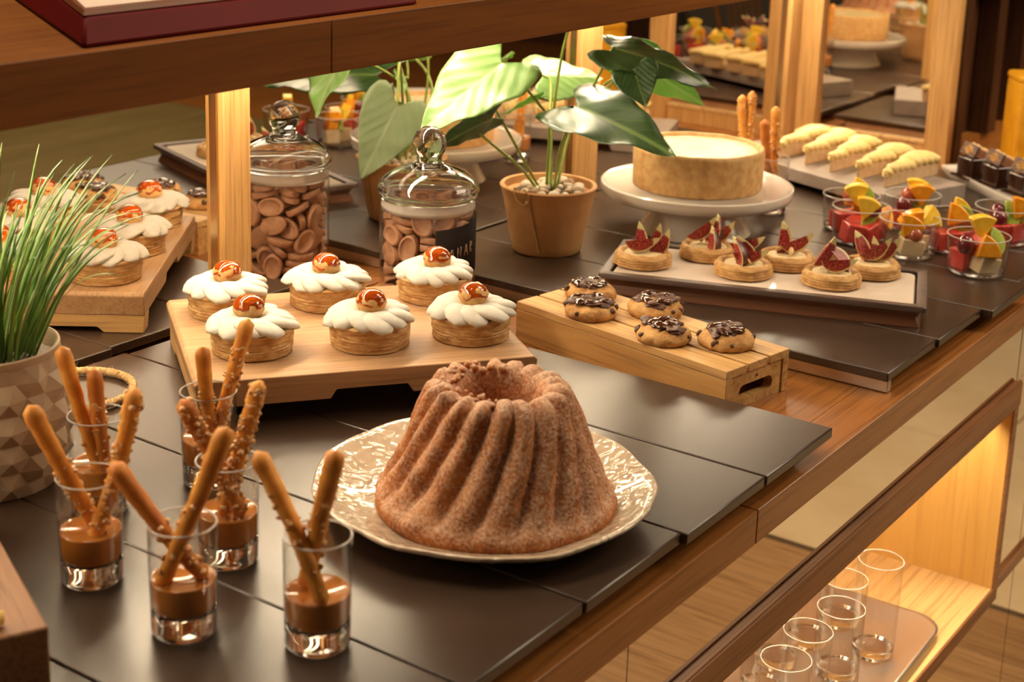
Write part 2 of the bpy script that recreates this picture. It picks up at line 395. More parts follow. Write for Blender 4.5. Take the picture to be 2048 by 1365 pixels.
# two chairs across the aisle, seen only in the corner mirrors
M['orange_wood'] = wood('orange_wood', (.30, .11, .022), (.40, .16, .035), 2, 1, .4)
M['black_wood'] = wood('black_wood', (.020, .012, .008), (.035, .022, .014), 2, 1, .4)
M['dark_cloth'] = mottled('dark_upholstery', (.018, .014, .012), (.035, .028, .024), 60, .9, .2)
def chair(label, loc, rz, m, pad):
    t = thing('chair', label, 'chair', loc, rz)
    obj('seat', bx(-.22, .22, -.21, .21, .43, .465), M['dark_cloth'] if pad else m, t, bevel=.012)
    for sx in (-1, 1):
        for sy in (-1, 1):
            bm = new(); tube(bm, [(sx*.18, sy*.17, .432), (sx*.21, sy*.20, 0)], [.019, .013], 8); obj('leg', bm, m, t)
    bm = new(); tube(bm, smooth_path([(-.21, .20, .464), (-.24, .25, .70), (-.17, .29, .88), (0, .30, .92), (.17, .29, .88), (.24, .25, .70), (.21, .20, .464)], 6), .015, 8); obj('back_bow', bm, m, t, sharp=0)
    if pad: obj('back_pad', bx(-.20, .20, .235, .275, .50, .86), M['dark_cloth'], t, bevel=.015)
    else:
        for x in (-.13, -.078, -.026, .026, .078, .13): bm = new(); tube(bm, [(x*.9, .20, .464), (x*1.08, .285, .895)], .0075, 6); obj('spindle', bm, m, t)
chair('dark padded chair standing across the aisle, seen in the corner mirrors', (-.42, -.62, ZF), -2.2, M['black_wood'], True)
chair('orange wooden spindle-back chair across the aisle, seen in the corner mirrors', (-1.40, -.75, ZF), -2.0, M['orange_wood'], False)
# ---------------------------------------------------------------- beech board with six cream tarts
def frame(p, q):                                # heading of the line p -> q
    return math.atan2(q[1]-p[1], q[0]-p[0])
rb = frame((1.033, 1.0996), (1.3276, .8782))
bd = thing('serving_board', 'thick beech serving board on two feet under the cream tarts', 'board', (1.0331, 1.0996, 0), rb)
L, Wd = .372, .283
bm = new()                                      # slab outline seen from the long side: bevelled ends, a notch cut in the middle
pr = [(.004, .052), (L-.004, .052), (L, .048), (L-.004, .0225), (.232, .0225), (.2255, .0325), (.1485, .0325), (.142, .0225), (.004, .0225), (0, .048)]
a = [bm.verts.new((x, 0, z)) for x, z in pr]; b = [bm.verts.new((x, Wd, z)) for x, z in pr]
# the notch is only cut into the two long edges: three solids side by side
bm.free(); bm = new()
def xz_prism(bm, pr, y0, y1):
    a = [bm.verts.new((x, y0, z)) for x, z in pr]; b = [bm.verts.new((x, y1, z)) for x, z in pr]; n = len(pr)
    bm.faces.new(a); bm.faces.new(b[::-1])
    for i in range(n): bm.faces.new((a[i], b[i], b[(i+1) % n], a[(i+1) % n]))
flat = [(.004, .052), (L-.004, .052), (L, .048), (L-.004, .0225), (.004, .0225), (0, .048)]
for y0, y1, p in ((0, .03, pr), (.03, Wd-.03, flat), (Wd-.03, Wd, pr)): xz_prism(bm, p, y0, y1)
bmesh.ops.remove_doubles(bm, verts=bm.verts[:], dist=1e-5)
obj('slab', bm, M['board'], bd, bevel=.0012)
for x0 in (.004, L-.030):
    bm = new(); pf = [(.002, 0), (.05, 0), (.058, .007), (Wd-.058, .007), (Wd-.05, 0), (Wd-.002, 0), (Wd, .0223), (0, .0223)]
    a = [bm.verts.new((x0, y, z)) for y, z in pf]; b = [bm.verts.new((x0+.026, y, z)) for y, z in pf]; n = len(pf)
    bm.faces.new(a); bm.faces.new(b[::-1])
    for i in range(n): bm.faces.new((a[i], b[i], b[(i+1) % n], a[(i+1) % n]))
    obj('foot', bm, M['board_end'], bd, bevel=.001)

M['puff'] = mottled('puff_pastry', (.36, .17, .045), (.62, .40, .17), 70, .65, .5, .0015, coat=0, bscale=160, stretch=(1, 1, 3.2))
M['puff_top'] = mottled('choux_bun', (.60, .30, .075), (.78, .50, .20), 90, .55, .4, .0012)
M['cream'] = mottled('vanilla_cream', (.62, .57, .48), (.69, .64, .55), 120, .6, .3, .0008, sss=.2)
M['caramel'] = mottled('amber_caramel', (.26, .022, .002), (.50, .095, .006), 50, .06, 0, coat=.8)
def tart(seed, label, loc, rz):
    rnd = random.Random(seed); t = thing('cream_tart', label, 'tart', loc, rz, 'cream tarts on the beech board'); t.scale = (1, 1, .89)
    def fn(r, z, th, k):
        q = V((cos(th)*2.2, sin(th)*2.2, z*160+seed*3))
        d = noise.noise(q)*.0011+noise.noise(V((cos(th)*5, sin(th)*5, z*420+seed)))*.0008
        return r+d*(1 if r > .03 else .3), z+.0006*noise.noise(q*2)*(z > .004)
    bm = new(); prof = [(0, .0003), (.0415, .0003)]
    for i in range(15): u = i/14; prof.append((.0432+.0022*u+.0006*sin(u*40), .0012+.029*u))
    prof += [(.0465, .0315), (.0452, .0335), (.041, .0338), (.02, .034), (0, .034)]
    lathe(bm, prof, 64, fn); obj('pastry_shell', bm, M['puff'], t, sharp=50)
    bm = new(); n = 11; lathe(bm, [(0, .0335), (.030, .0335), (.028, .0385), (.014, .0415), (0, .042)], 32)
    for i in range(n):
        th = 2*pi*i/n+rnd.uniform(-.09, .09); sw = .75+rnd.uniform(-.15, .2); R = .0458+rnd.uniform(-.0045, .0045)
        pts = []; rs = []
        for k in range(11):
            u = k/10; r = .006+(R-.006)*u; a = th+sw*u*u
            z = .0375+.0045*sin(pi*min(u*1.1, 1))+.0016*sin(i*2.4)*u-.0065*max(0, u-.6)**1.3*2.0
            pts.append((r*cos(a), r*sin(a), z)); rs.append(.0050+.0100*sin(pi*min(1, .06+u*.72))**1.2 if u < .97 else .0040)
        tube(bm, pts, rs, 16, flat=.46)
    obj('cream_rosette', bm, M['cream'], t, sharp=0)
    bm = new(); ox, oy = rnd.uniform(-.003, .003), rnd.uniform(-.003, .003)
    ball(bm, (ox, oy, .0535), .0168, 24, 16, (1, 1, .98), .12, 2.4, seed=seed); obj('choux_bun', bm, M['puff_top'], t, sharp=0)
    bm = new(); prof = [(0, .0172)]
    for i in range(1, 12): a = i/11*rad(74); prof.append((.0178*sin(a), .0172*cos(a)))
    prof.append((.0165, .0030)); prof.append((.010, .003))
    lathe(bm, prof, 40, lambda r, z, th, k: (r*(1+.03*noise.noise(V((cos(th)*2, sin(th)*2, seed)))), z+(-.0060*(.5+noise.noise(V((cos(th)*1.6+seed, sin(th)*1.6, 2)))) if k > 8 else 0)), c=(ox, oy, .0535))
    obj('caramel_glaze', bm, M['caramel'], t, sharp=0)
    return t
for i, (x, y, lab) in enumerate(((1.219, 1.240, 'cream tart at the back left corner of the beech board'), (1.145, 1.127, 'cream tart at the front left of the board, behind a breadstick'),
        (1.319, 1.173, 'cream tart in the middle of the back row on the beech board'), (1.2445, 1.044, 'cream tart in the middle of the front row on the beech board'),
        (1.424, 1.093, 'cream tart at the back right of the board, before the glass jar'), (1.337, .973, 'cream tart at the front right corner of the beech board'))):
    tart(i+1, lab, (x, y, .0521), i*1.3+.4)

# ---------------------------------------------------------------- bundt cake on a hammered plate
M['plate'] = None
def plate_mat():
    m, t, p = nt('cream_glaze'); p.inputs['Base Color'].default_value = (.54, .42, .30, 1); p.inputs['Roughness'].default_value = .10
    p.inputs['Coat Weight'].default_value = .5
    c = t.nodes.new('ShaderNodeTexCoord'); v = nz(t, coord(t, (1, 1, 1)), 62, 0, 1.2, .4); bump(t, p, v, .5, .007); return m
M['plate'] = plate_mat()
pl = thing('dinner_plate', 'cream glazed plate with hammered surface and uneven rim under the bundt cake', 'plate', (1.083, .768, .0003))
def pfn(r, z, th, k):
    w = noise.noise(V((cos(th)*2.1, sin(th)*2.1, 3)))*.006+noise.noise(V((cos(th)*5, sin(th)*5, 7)))*.0022
    u = max(0, (r-.09)/.07); return r+w*u, z+(.0022*noise.noise(V((cos(th)*3, sin(th)*3, 11))) if k > 3 else 0)*u
bm = new(); lathe(bm, [(0, 0), (.085, 0), (.100, .0015), (.135, .0105), (.1555, .0195), (.1590, .0225), (.1595, .0250), (.1575, .0258), (.1500, .0225), (.125, .0125), (.105, .0085), (.08, .0072), (0, .0070)], 96, pfn)
obj('dish', bm, M['plate'], pl, sharp=0)
def cake_mat():
    m, t, p = nt('sugar_dusted_cake'); v = coord(t); crumb = nz(t, v, 55, 6); fine = nz(t, v, 330, 4)
    base = ramp(t, crumb, [(.3, (.20, .056, .012)), (.55, (.40, .13, .032)), (.75, (.56, .22, .058))])
    g = t.nodes.new('ShaderNodeNewGeometry'); sx = t.nodes.new('ShaderNodeSeparateXYZ'); link(t, g.outputs['Normal'], sx.inputs[0])
    up = t.nodes.new('ShaderNodeMapRange'); link(t, sx.outputs['Z'], up.inputs[0]); up.inputs[1].default_value = -.05; up.inputs[2].default_value = .9
    ad = t.nodes.new('ShaderNodeMath'); ad.operation = 'MULTIPLY_ADD'; link(t, fine, ad.inputs[0]); ad.inputs[1].default_value = 2.6; ad.inputs[2].default_value = -1.34
    mu = t.nodes.new('ShaderNodeMath'); mu.operation = 'MULTIPLY_ADD'; mu.use_clamp = True; link(t, up.outputs[0], mu.inputs[0]); mu.inputs[1].default_value = .72; link(t, ad.outputs[0], mu.inputs[2])
    m2 = t.nodes.new('ShaderNodeMath'); m2.operation = 'MULTIPLY'; link(t, mu.outputs[0], m2.inputs[0]); m2.inputs[1].default_value = .85
    link(t, mix(t, m2.outputs[0], base, (.74, .52, .37)), p.inputs['Base Color']); p.inputs['Roughness'].default_value = .8
    bump(t, p, fine, .55, .0022); p.inputs['Specular IOR Level'].default_value = .25
    return m
M['cake'] = cake_mat()
cx, cy = 1.0715, .7465
def bfn(r, z, th, k):
    N = 18; tw = -4.6*z; rib = abs(sin(N*(th+tw+.35)/2))**.75
    A = .0085*max(0, min(1, (z-.012)/.022))*max(0, min(1, (r-.036)/.018))
    rr = r+A*(rib-.55)*1.25
    zz = z+(.0055*(rib-.5)*max(0, min(1, (z-.097)/.012))*(1 if r > .036 else .5))
    n = noise.noise(V((cos(th)*3, sin(th)*3, z*40)))*.0016+noise.noise(V((cos(th)*9, sin(th)*9, z*120)))*.0010
    if z > .1: zz += noise.noise(V((cos(th)*2.2, sin(th)*2.2, 5)))*.0035
    if r < .060 and z > .085:                  # broken, crumbly crater, rougher on the far left
        w_ = .6+.6*max(0, cos(th-2.4)); m_ = noise.noise(V((rr*cos(th)*75, rr*sin(th)*75, z*60+9))); rr += .0030*m_*w_; zz += .0042*m_*w_
    return rr+n*1.1, zz+n*.8
prof = [(0, 0), (.095, 0), (.107, .001), (.1105, .006), (.1105, .013), (.1085, .0175), (.1050, .021), (.1005, .026), (.0975, .031)]
prof += [(.0975-.030*((z-.031)/.070)**.93, z) for z in [.031+.0052*i for i in range(1, 14)]]
prof += [(.0650, .1055), (.0615, .1105), (.0570, .1145), (.0515, .1165), (.0455, .1160), (.0410, .1120), (.0385, .1060), (.036, .097), (.033, .082), (.030, .062), (.024, .045), (0, .040)]
bm = new(); lathe(bm, prof, 216, bfn)
bc = obj('bundt_cake', bm, M['cake'], sharp=0, loc=(cx, cy, .0078)); bc.scale = (1, 1, 1.03)
tag(bc, 'tall fluted ring cake dusted with icing sugar on the hammered plate', 'cake')
# crumbs broken off round the crater of the cake
bm = new(); rr = random.Random(5)
for i in range(46):
    a = rr.uniform(.5, 3.9); r = rr.uniform(.038, .054); chunk(bm, (r*cos(a), r*sin(a), .1165+rr.uniform(-.002, .002)), rr.uniform(.0018, .0046), i, amp=.6)
o = obj('crumbs', bm, M['cake'], bc, sharp=0); o['kind'] = 'stuff'

# ---------------------------------------------------------------- shot glasses of caramel with sugared breadsticks
M['sauce'] = plain('caramel_sauce', (.52, .19, .034), .15, coat=.6, sss=.1)
M['stick'] = mottled('breadstick_crust', (.58, .20, .022), (.85, .42, .075), 45, .5, .35, .0016, lo=.3, hi=.7)
M['stick2'] = mottled('breadstick_crust_dark', (.42, .12, .016), (.66, .25, .038), 45, .5, .35, .0016, lo=.3, hi=.7)
for k_ in ('stick', 'stick2'):
    q_ = M[k_].node_tree.nodes['Principled BSDF']; q_.inputs['Subsurface Weight'].default_value = .35; q_.inputs['Subsurface Radius'].default_value = (.008, .004, .0015); q_.inputs['Subsurface Scale'].default_value = 1
M['crumb'] = mottled('sugar_nut_crumb', (.50, .20, .045), (.78, .50, .24), 160, .4, .2, .001)
def shot_glass(label, loc, group, proto=[]):
    if not proto:
        t = thing('shot_glass', label, 'glass', loc, 0, group)
        h, b = .0925, .0195
        bm = new(); lathe(bm, [(.0240, .0010), (.0256, .004), (.0264, .05), (.0268, h-.0012)], 48); obj('glass_wall', bm, M['thin'], t, sharp=0)
        bm = new(); lathe(bm, [(.0252, b+.006), (.0254, .05), (.0257, h-.0012)], 48); obj('inner_wall', bm, M['thin'], t, sharp=0)
        bm = new(); lathe(bm, [(.0262+.0008*cos(a), h-.0006+.0008*sin(a)) for a in [2*pi*k/10 for k in range(11)]], 48); obj('rim', bm, M['rim'], t, sharp=0)
        bm = new(); lathe(bm, [(0, 0), (.0225, 0), (.0243, .0015), (.0249, .004), (.0250, b+.002), (.0235, b), (.012, b-.0006), (0, b-.0008)], 48); obj('thick_base', bm, M['glass'], t, sharp=0)
        bm = new(); lathe(bm, [(0, b+.0004), (.0220, b+.0014), (.0240, b+.0032), (.0248, b+.006), (.0250, .044), (.0250, .0462), (.0240, .0450), (0, .0440)], 40)
        obj('caramel_sauce', bm, M['sauce'], t, sharp=0)['label'] = 'thick caramel sauce'
        proto.append(t); return t
    return dup(proto[0], loc, random.uniform(0, 6), label, group)
GS = [(.7625, .9365, 'shot glass of caramel at the left of the front group, by the faceted pot'), (.8565, .8735, 'shot glass of caramel in the second row, between the two front glasses'),
      (.7520, .8165, 'shot glass of caramel in the front row with two crossed breadsticks'), (.8010, .7215, 'shot glass of caramel nearest to the cake plate'),
      (.8535, 1.0335, 'shot glass of caramel behind the left front glass, beside the rope ring'), (.9575, 1.0000, 'shot glass of caramel just in front of the tart board')]
for x, y, lab in GS: shot_glass(lab, (x, y, .0003), 'shot glasses of caramel in front')
for x, y, lab in ((2.300, 1.110, 'left shot glass of caramel behind the cake stand'), (2.275, 1.050, 'right shot glass of caramel behind the cake stand')):
    shot_glass(lab, (x, y, .0003), 'shot glasses of caramel behind the cake stand')
def stick(base, top, label, group, seed, m='stick', crumb=(0, .6), dens=1.0, r=.0066):
    rnd = random.Random(seed); a, b = V(base), V(top); L = (b-a).length; n = 26
    side = (b-a).cross(V((rnd.uniform(-1, 1), rnd.uniform(-1, 1), .3))).normalized(); bow = rnd.uniform(-.004, .004)
    t = obj_stick(a, b, n, side, bow, r, seed, m)
    bm = new(); d = (b-a).normalized(); u = d.orthogonal().normalized(); w = d.cross(u)
    for i in range(int(120*dens*(crumb[1]-crumb[0]))):
        s = rnd.uniform(*crumb); th = rnd.uniform(0, 2*pi); p = d*(L*s)+side*(bow*sin(pi*s))+(u*cos(th)+w*sin(th))*(r*.98)
        chunk(bm, p, rnd.uniform(.0010, .0030), seed*50+i, (rnd.uniform(.7, 1.4), rnd.uniform(.7, 1.4), rnd.uniform(.6, 1.1)), amp=.6)
    if len(bm.faces): o = obj('sugar_crumbs', bm, M['crumb'], t, sharp=30); o['kind'] = 'stuff'
    else: bm.free()
    return tag(t, label, 'breadstick', group)
def obj_stick(a, b, n, side, bow, r, seed, m):
    bm = new(); pts = []; rs = []
    for i in range(n+1):
        s = i/n; pts.append((b-a)*s+side*(bow*sin(pi*s)))
        e = 1
        if s > .93: e = math.sqrt(max(.02, 1-((s-.93)/.07)**2))
        if s < .04: e = math.sqrt(max(.05, 1-((.04-s)/.04)**2))
        rs.append(r*(.90+.22*s*s)*e)
    tube(bm, pts, rs, 14, nzf=lambda p: 1+.13*noise.noise(p*110+V((seed, 0, 0)))+.05*noise.noise(p*330))
    return obj('breadstick', bm, M[m], loc=a, sharp=0)
g1 = 'breadsticks in the front caramel glasses'
for i, (b, t, lab, m, cr, dn_) in enumerate((
    ((.770, .938, .045), (.7173, .950, .1643), 'pale breadstick leaning far left out of the left front glass', 'stick', (.05, .55), .7),
    ((.7577, .9300, .035), (.7768, .8933, .1761), 'nut-crusted breadstick leaning right out of the left front glass', 'stick', (.0, .97), 1.2),
    ((.8485, 1.0265, .040), (.8202, 1.0379, .1650), 'slim plain breadstick standing against the faceted pot', 'stick', (.1, .5), .2),
    ((.8530, 1.0230, .040), (.8370, 1.0160, .1440), 'short brown breadstick in the glass beside the rope ring', 'stick2', (.1, .75), .6),
    ((.763, .803, .044), (.7143, .8495, .1456), 'brown breadstick leaning left in the front row, sugared at its foot', 'stick2', (.0, .5), .8),
    ((.7381, .8263, .040), (.7468, .7608, .1869), 'long smooth breadstick leaning right over the second glass', 'stick', (.1, .6), .35),
    ((.8573, .8565, .045), (.8167, .8848, .1555), 'dark heavily crusted breadstick leaning left from the second glass', 'stick2', (.0, .98), 1.9),
    ((.8480, .8720, .045), (.8642, .8421, .1685), 'crusted breadstick leaning right from the second glass towards the board', 'stick', (.0, .97), 1.8),
    ((.9647, 1.001, .040), (.9245, .9721, .1510), 'upright breadstick with brown tip before the beech board', 'stick', (.0, .6), .7),
    ((.9560, .9930, .040), (.9809, .9699, .1640), 'breadstick with sugared side whose tip covers a cream tart', 'stick', (.0, .8), .9),
    ((.7865, .7020, .045), (.7697, .7547, .1620), 'slender breadstick leaning left from the glass by the plate', 'stick', (.1, .8), .4),
    ((.8010, .7340, .045), (.7751, .6802, .1807), 'thick pale breadstick leaning right from the glass by the plate', 'stick', (.15, .7), .6))):
    stick(b, t, lab, g1, i+1, m, cr, dn_, .0068 if i not in (0, 11) else .0072)
for i, (b, t, lab) in enumerate((((2.300, 1.106, .04), (2.304, 1.129, .183), 'left tall breadstick behind the cake stand'),
    ((2.304, 1.114, .04), (2.313, 1.115, .190), 'sugared breadstick second from left behind the cake stand'), ((2.279, 1.052, .04), (2.295, 1.062, .1735), 'breadstick at the right behind the cake stand'),
    ((2.270, 1.045, .04), (2.256, 1.062, .157), 'smooth brown breadstick in front behind the cake stand'))):
    stick(b, t, lab, 'breadsticks behind the cake stand', 20+i, 'stick2' if i == 3 else 'stick', (.0, .95), 1.2 if i < 3 else .1, .0075)

# ---------------------------------------------------------------- slatted acacia crate with cookies
rc = frame((1.492, .726), (1.549, 1.056))
cr = thing('slatted_crate', 'low acacia crate with three top slats and a handle slot, under the cookies', 'crate', (1.492, .726, ZW+.0002), rc)
# local x runs from the near end to the far end, local y to the left (-y is towards the oak gap's far side)
CL, CW, CH = .335, .1225, .0525
for k in range(3):
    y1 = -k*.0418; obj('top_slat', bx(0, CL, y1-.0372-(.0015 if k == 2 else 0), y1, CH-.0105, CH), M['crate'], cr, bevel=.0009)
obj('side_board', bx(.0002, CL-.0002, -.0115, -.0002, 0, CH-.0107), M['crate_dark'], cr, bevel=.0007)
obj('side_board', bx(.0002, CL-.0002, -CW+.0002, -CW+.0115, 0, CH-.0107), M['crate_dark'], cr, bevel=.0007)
def end_board(x0, x1):
    bm = new(); outer = [(-CW+.0117, 0), (-.0117, 0), (-.0117, CH-.0108), (-CW+.0117, CH-.0108)]
    hc, hz, hl, hr = -CW/2, .0185, .024, .0085
    hole = [(hc-hl+hr*cos(a), hz+hr*sin(a)) for a in [pi/2+pi*i/8 for i in range(9)]]+[(hc+hl+hr*cos(a), hz+hr*sin(a)) for a in [-pi/2+pi*i/8 for i in range(9)]]
    for x, s in ((x0, 1), (x1, -1)):
        vo = [bm.verts.new((x, y, z)) for y, z in outer]; vh = [bm.verts.new((x, y, z)) for y, z in hole]
        eo = [bm.edges.new((vo[i], vo[(i+1) % 4])) for i in range(4)]; eh = [bm.edges.new((vh[i], vh[(i+1) % 18])) for i in range(18)]
        bmesh.ops.triangle_fill(bm, edges=eo+eh, use_beauty=True)
        if s == 1: A = (vo, vh)
        else: B = (vo, vh)
    for P, Q in zip(A, B):
        for i in range(len(P)): j = (i+1) % len(P); bm.faces.new((P[i], P[j], Q[j], Q[i]))
    return bm
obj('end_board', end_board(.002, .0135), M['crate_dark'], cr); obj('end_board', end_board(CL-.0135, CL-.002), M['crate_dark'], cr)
bm = new(); lathe(bm, [(0, 0), (.0017, 0), (.0017, .0006), (0, .0006)], 10); so = obj('screw', bm, M['traydark'], cr, loc=(.0014, -CW/2, .034)); so.rotation_euler = (0, -pi/2, 0)

M['cookie'] = mottled('cookie_dough', (.30, .12, .026), (.50, .255, .075), 45, .75, .8, .004, c3=(.60, .34, .12), bscale=130)
M['chip'] = mottled('dark_chip', (.05, .018, .007), (.10, .04, .016), 80, .6, .2, .001)
M['choc_chunk'] = mottled('chocolate_chunk', (.045, .014, .006), (.11, .038, .016), 220, .32, .6, .0014)
M['choc_glaze'] = plain('melted_chocolate', (.055, .014, .005), .08, coat=.6)
def cookie(seed, loc, label, R=.0345, H=.0195):
    rnd = random.Random(seed); t = thing('cookie', label, 'cookie', loc, rnd.uniform(0, 6), 'cookies on the crate')
    def fn(r, z, th, k):
        q = V((cos(th)*1.5, sin(th)*1.5, seed)); n = noise.noise(q)*.0034+noise.noise(V((cos(th)*5*r/.03, sin(th)*5*r/.03, z*90+seed)))*.0026
        return r+n*min(1, r/.02), max(0, z+noise.noise(V((r*cos(th)*60, r*sin(th)*60, seed)))*.0026*(z > .002))
    prof = [(0, 0), (R*.86, 0)]+[(R*(.86+.14*sin(a)) if a < pi/2 else R*sin(a)**.8 if False else R*(1-(1-sin(a))*1.0), H*.42*(1-cos(a))) for a in [rad(20), rad(50), rad(80)]]
    prof += [(R*.96, H*.55), (R*.84, H*.76), (R*.62, H*.92), (R*.34, H*.99), (0, H)]
    bm = new(); lathe(bm, prof, 56, fn); obj('cookie_body', bm, M['cookie'], t, sharp=0)
    for i in range(7):
        a = rnd.uniform(0, 2*pi); z = rnd.uniform(.42, .66)*H; bm = new(); chunk(bm, (0, 0, 0), rnd.uniform(.0024, .0046), seed*9+i, amp=.5, sub=2)
        obj('chocolate_chip', bm, M['chip'], t, loc=(R*.93*cos(a), R*.93*sin(a), z), sharp=0)
    for i in range(6):
        a = i*1.05+rnd.uniform(-.3, .3); r = rnd.uniform(.008, .021); bm = new()
        chunk(bm, (0, 0, 0), rnd.uniform(.0066, .0100), seed*31+i, (1.2, 1, .5), amp=.75, sub=3)
        for v in bm.verts: v.co += v.co.normalized()*.0007*noise.noise(v.co*700)
        obj('chocolate_chunk', bm, M['choc_chunk'], t, loc=(r*cos(a), r*sin(a), H*.99-.1*r+.001), sharp=25)
    for i in range(5):
        a = i*1.26+rnd.uniform(-.4, .4)+.5; r = rnd.uniform(.010, .021); bm = new(); ball(bm, (0, 0, 0), .0090, 20, 12, (1.25, .72, .40), .2, 1.6, seed=seed+i)
        o = obj('melted_chocolate', bm, M['choc_glaze'], t, loc=(r*cos(a), r*sin(a), H*.97-.12*r+.0040), sharp=0); o.rotation_euler.z = a+1.2+rnd.uniform(-.6, .6); o.rotation_euler.y = .12
    return t
for i, (x, y, lab) in enumerate(((1.622, .990, 'cookie at the far left end of the crate, behind another'), (1.562, .952, 'cookie at the front left of the crate, on the first slat'),
        (1.620, .894, 'flat wide cookie in the middle of the crate, towards the fig tray'), (1.5405, .836, 'dark-edged cookie in the front middle of the crate'), (1.574, .770, 'cookie with large chunks nearest the handle end of the crate'))):
    cookie(i+1, (x, y, ZW+CH+.0006), lab, .0355 if i == 2 else .0335)

# ---------------------------------------------------------------- fig tray
rf = frame((1.850, .6255), (1.703, 1.031))
ft = thing('serving_tray', 'walnut tray with flared sides and marble-like inlay under the fig tarts', 'tray', (1.850, .6255, .0003), rf)
TL, TW = .431, .182
M['inlay'] = mottled('pale_marble_inlay', (.62, .50, .40), (.72, .62, .52), 7, .14, 0, coat=.3, lo=.3, hi=.7)
bm = new(); w = .0045
rings = [[(x, y, z) for x, y in rrect(i, TL-i, -TW+i, -i, .006, 4)] for i, z in ((.006, 0), (.0065, .003), (.0105, .012), (.006, .0215), (.0, .0228), (0, .0285), (.001, .0300), (.0125, .0300), (.0135, .0292), (.0135, .0210))]
R = loft(bm, rings); bm.faces.new(R[0][::-1]); bm.faces.new(R[-1])
for f in bm.faces: f.material_index = 1 if f.calc_center_median().z > .0235 else 0
obj('tray_body', bm, [M['traywood'], M['traydark']], ft)
bm = new(); prism(bm, rrect(.0165, TL-.0165, -TW+.0165, -.0165, .011, 6), .0212, .0272); obj('inlay', bm, M['inlay'], ft, bevel=.0018, bseg=3)
M['nest'] = mottled('baked_nest', (.38, .175, .045), (.62, .36, .125), 80, .65, .45, .0015, stretch=(1, 1, 3), bscale=150)
M['custard'] = mottled('pale_almond_cream', (.62, .44, .20), (.76, .60, .34), 90, .6, .4, .001)
M['almond'] = mottled('almond', (.62, .36, .13), (.80, .58, .32), 60, .6, .2, .0006)
def fig_mat():
    m, t, p = nt('fig_flesh'); uv = t.nodes.new('ShaderNodeUVMap'); sp = t.nodes.new('ShaderNodeSeparateXYZ'); link(t, uv.outputs[0], sp.inputs[0])
    v = coord(t); vo = t.nodes.new('ShaderNodeTexVoronoi'); link(t, v, vo.inputs['Vector']); vo.inputs['Scale'].default_value = 520
    seeds = ramp(t, vo.outputs['Distance'], [(.15, (.62, .20, .12)), (.42, (.30, .016, .018)), (.7, (.20, .008, .012))])
    rim = ramp(t, sp.outputs['X'], [(0, (1, 1, 1)), (.74, (1, 1, 1)), (.86, (.0, .0, .0))])
    pale = ramp(t, sp.outputs['Y'], [(0, (.66, .52, .20)), (1, (.74, .68, .34))])
    link(t, mix(t, rim, pale, seeds), p.inputs['Base Color']); p.inputs['Roughness'].default_value = .42; p.inputs['Coat Weight'].default_value = .12
    bump(t, p, vo.outputs['Distance'], .35, .001); return m
M['fig'] = fig_mat(); M['figskin'] = mottled('fig_skin', (.045, .012, .016), (.13, .038, .030), 60, .35, .1)
def fig_mesh():
    # a sixth of a fig: two flat cut faces meeting along the core, round dark skin outside, pale neck at the top
    bm = new(); uvl = bm.loops.layers.uv.new('UVMap'); Lh = .050; n = 12; half = rad(30)
    prof = [(i/n, .0215*math.sin(pi*min(1, (i/n)*1.0))**.65*(1-.50*(i/n)**1.6)+.0006) for i in range(n+1)]
    rad_n = 5; fs = []
    for sgn in (-1, 1):
        a = sgn*half; g = [[bm.verts.new((r*k/rad_n*cos(a), r*k/rad_n*sin(a), (u-.5)*Lh)) for k in range(rad_n+1)] for u, r in prof]
        for i in range(n):
            for k in range(rad_n):
                q = (g[i][k], g[i][k+1], g[i+1][k+1], g[i+1][k]); f = bm.faces.new(q if sgn < 0 else q[::-1])
                for lp, (ii, kk) in zip(f.loops, ((i, k), (i, k+1), (i+1, k+1), (i+1, k)) if sgn < 0 else ((i+1, k), (i+1, k+1), (i, k+1), (i, k))):
                    x = kk/rad_n; y = ii/n; lp[uvl].uv = (max(x*.92, 1.05*max(0, (y-.62)/.38)+.35 if y > .62 else 0, 1-y*9 if y < .1 else 0), y)
    m = 8
    g = [[bm.verts.new((r*1.015*cos(-half+2*half*k/m), r*1.015*sin(-half+2*half*k/m), (u-.5)*Lh)) for k in range(m+1)] for u, r in prof]
    for i in range(n):
        for k in range(m): f = bm.faces.new((g[i][k], g[i][k+1], g[i+1][k+1], g[i+1][k])); f.material_index = 1 if i < n-2 else 0
    for f in bm.faces:
        if f.material_index == 0 and f.calc_center_median().z > .41*Lh:
            for lp in f.loops: lp[uvl].uv = (1, 1)
    bmesh.ops.remove_doubles(bm, verts=bm.verts[:], dist=2e-5); return bm
fig0 = obj('fig_wedge', fig_mesh(), [M['fig'], M['figskin']], sharp=30); figme = fig0.data; bpy.data.objects.remove(fig0)
def nest_bm(seed):
    bm = new()
    def fn(r, z, th, k):
        n = noise.noise(V((cos(th)*2, sin(th)*2, z*130+seed)))*.0016+noise.noise(V((cos(th)*7, sin(th)*7, z*300+seed)))*.0008
        return r+n*(r > .02), z+(noise.noise(V((cos(th)*3+seed, sin(th)*3, 1)))*.0016 if z > .004 else 0)
    prof = [(0, 0), (.0355, 0), (.0388, .0014)]
    for i in range(1, 13): u = i/13; prof.append((.0395+.0014*abs(sin(u*13))-.0018*u, .0014+.0150*u))
    prof += [(.0360, .0188), (.0320, .0196), (.0285, .0180), (.026, .0145), (.02, .0140), (0, .0140)]
    lathe(bm, prof, 56, fn); return bm
nests = []
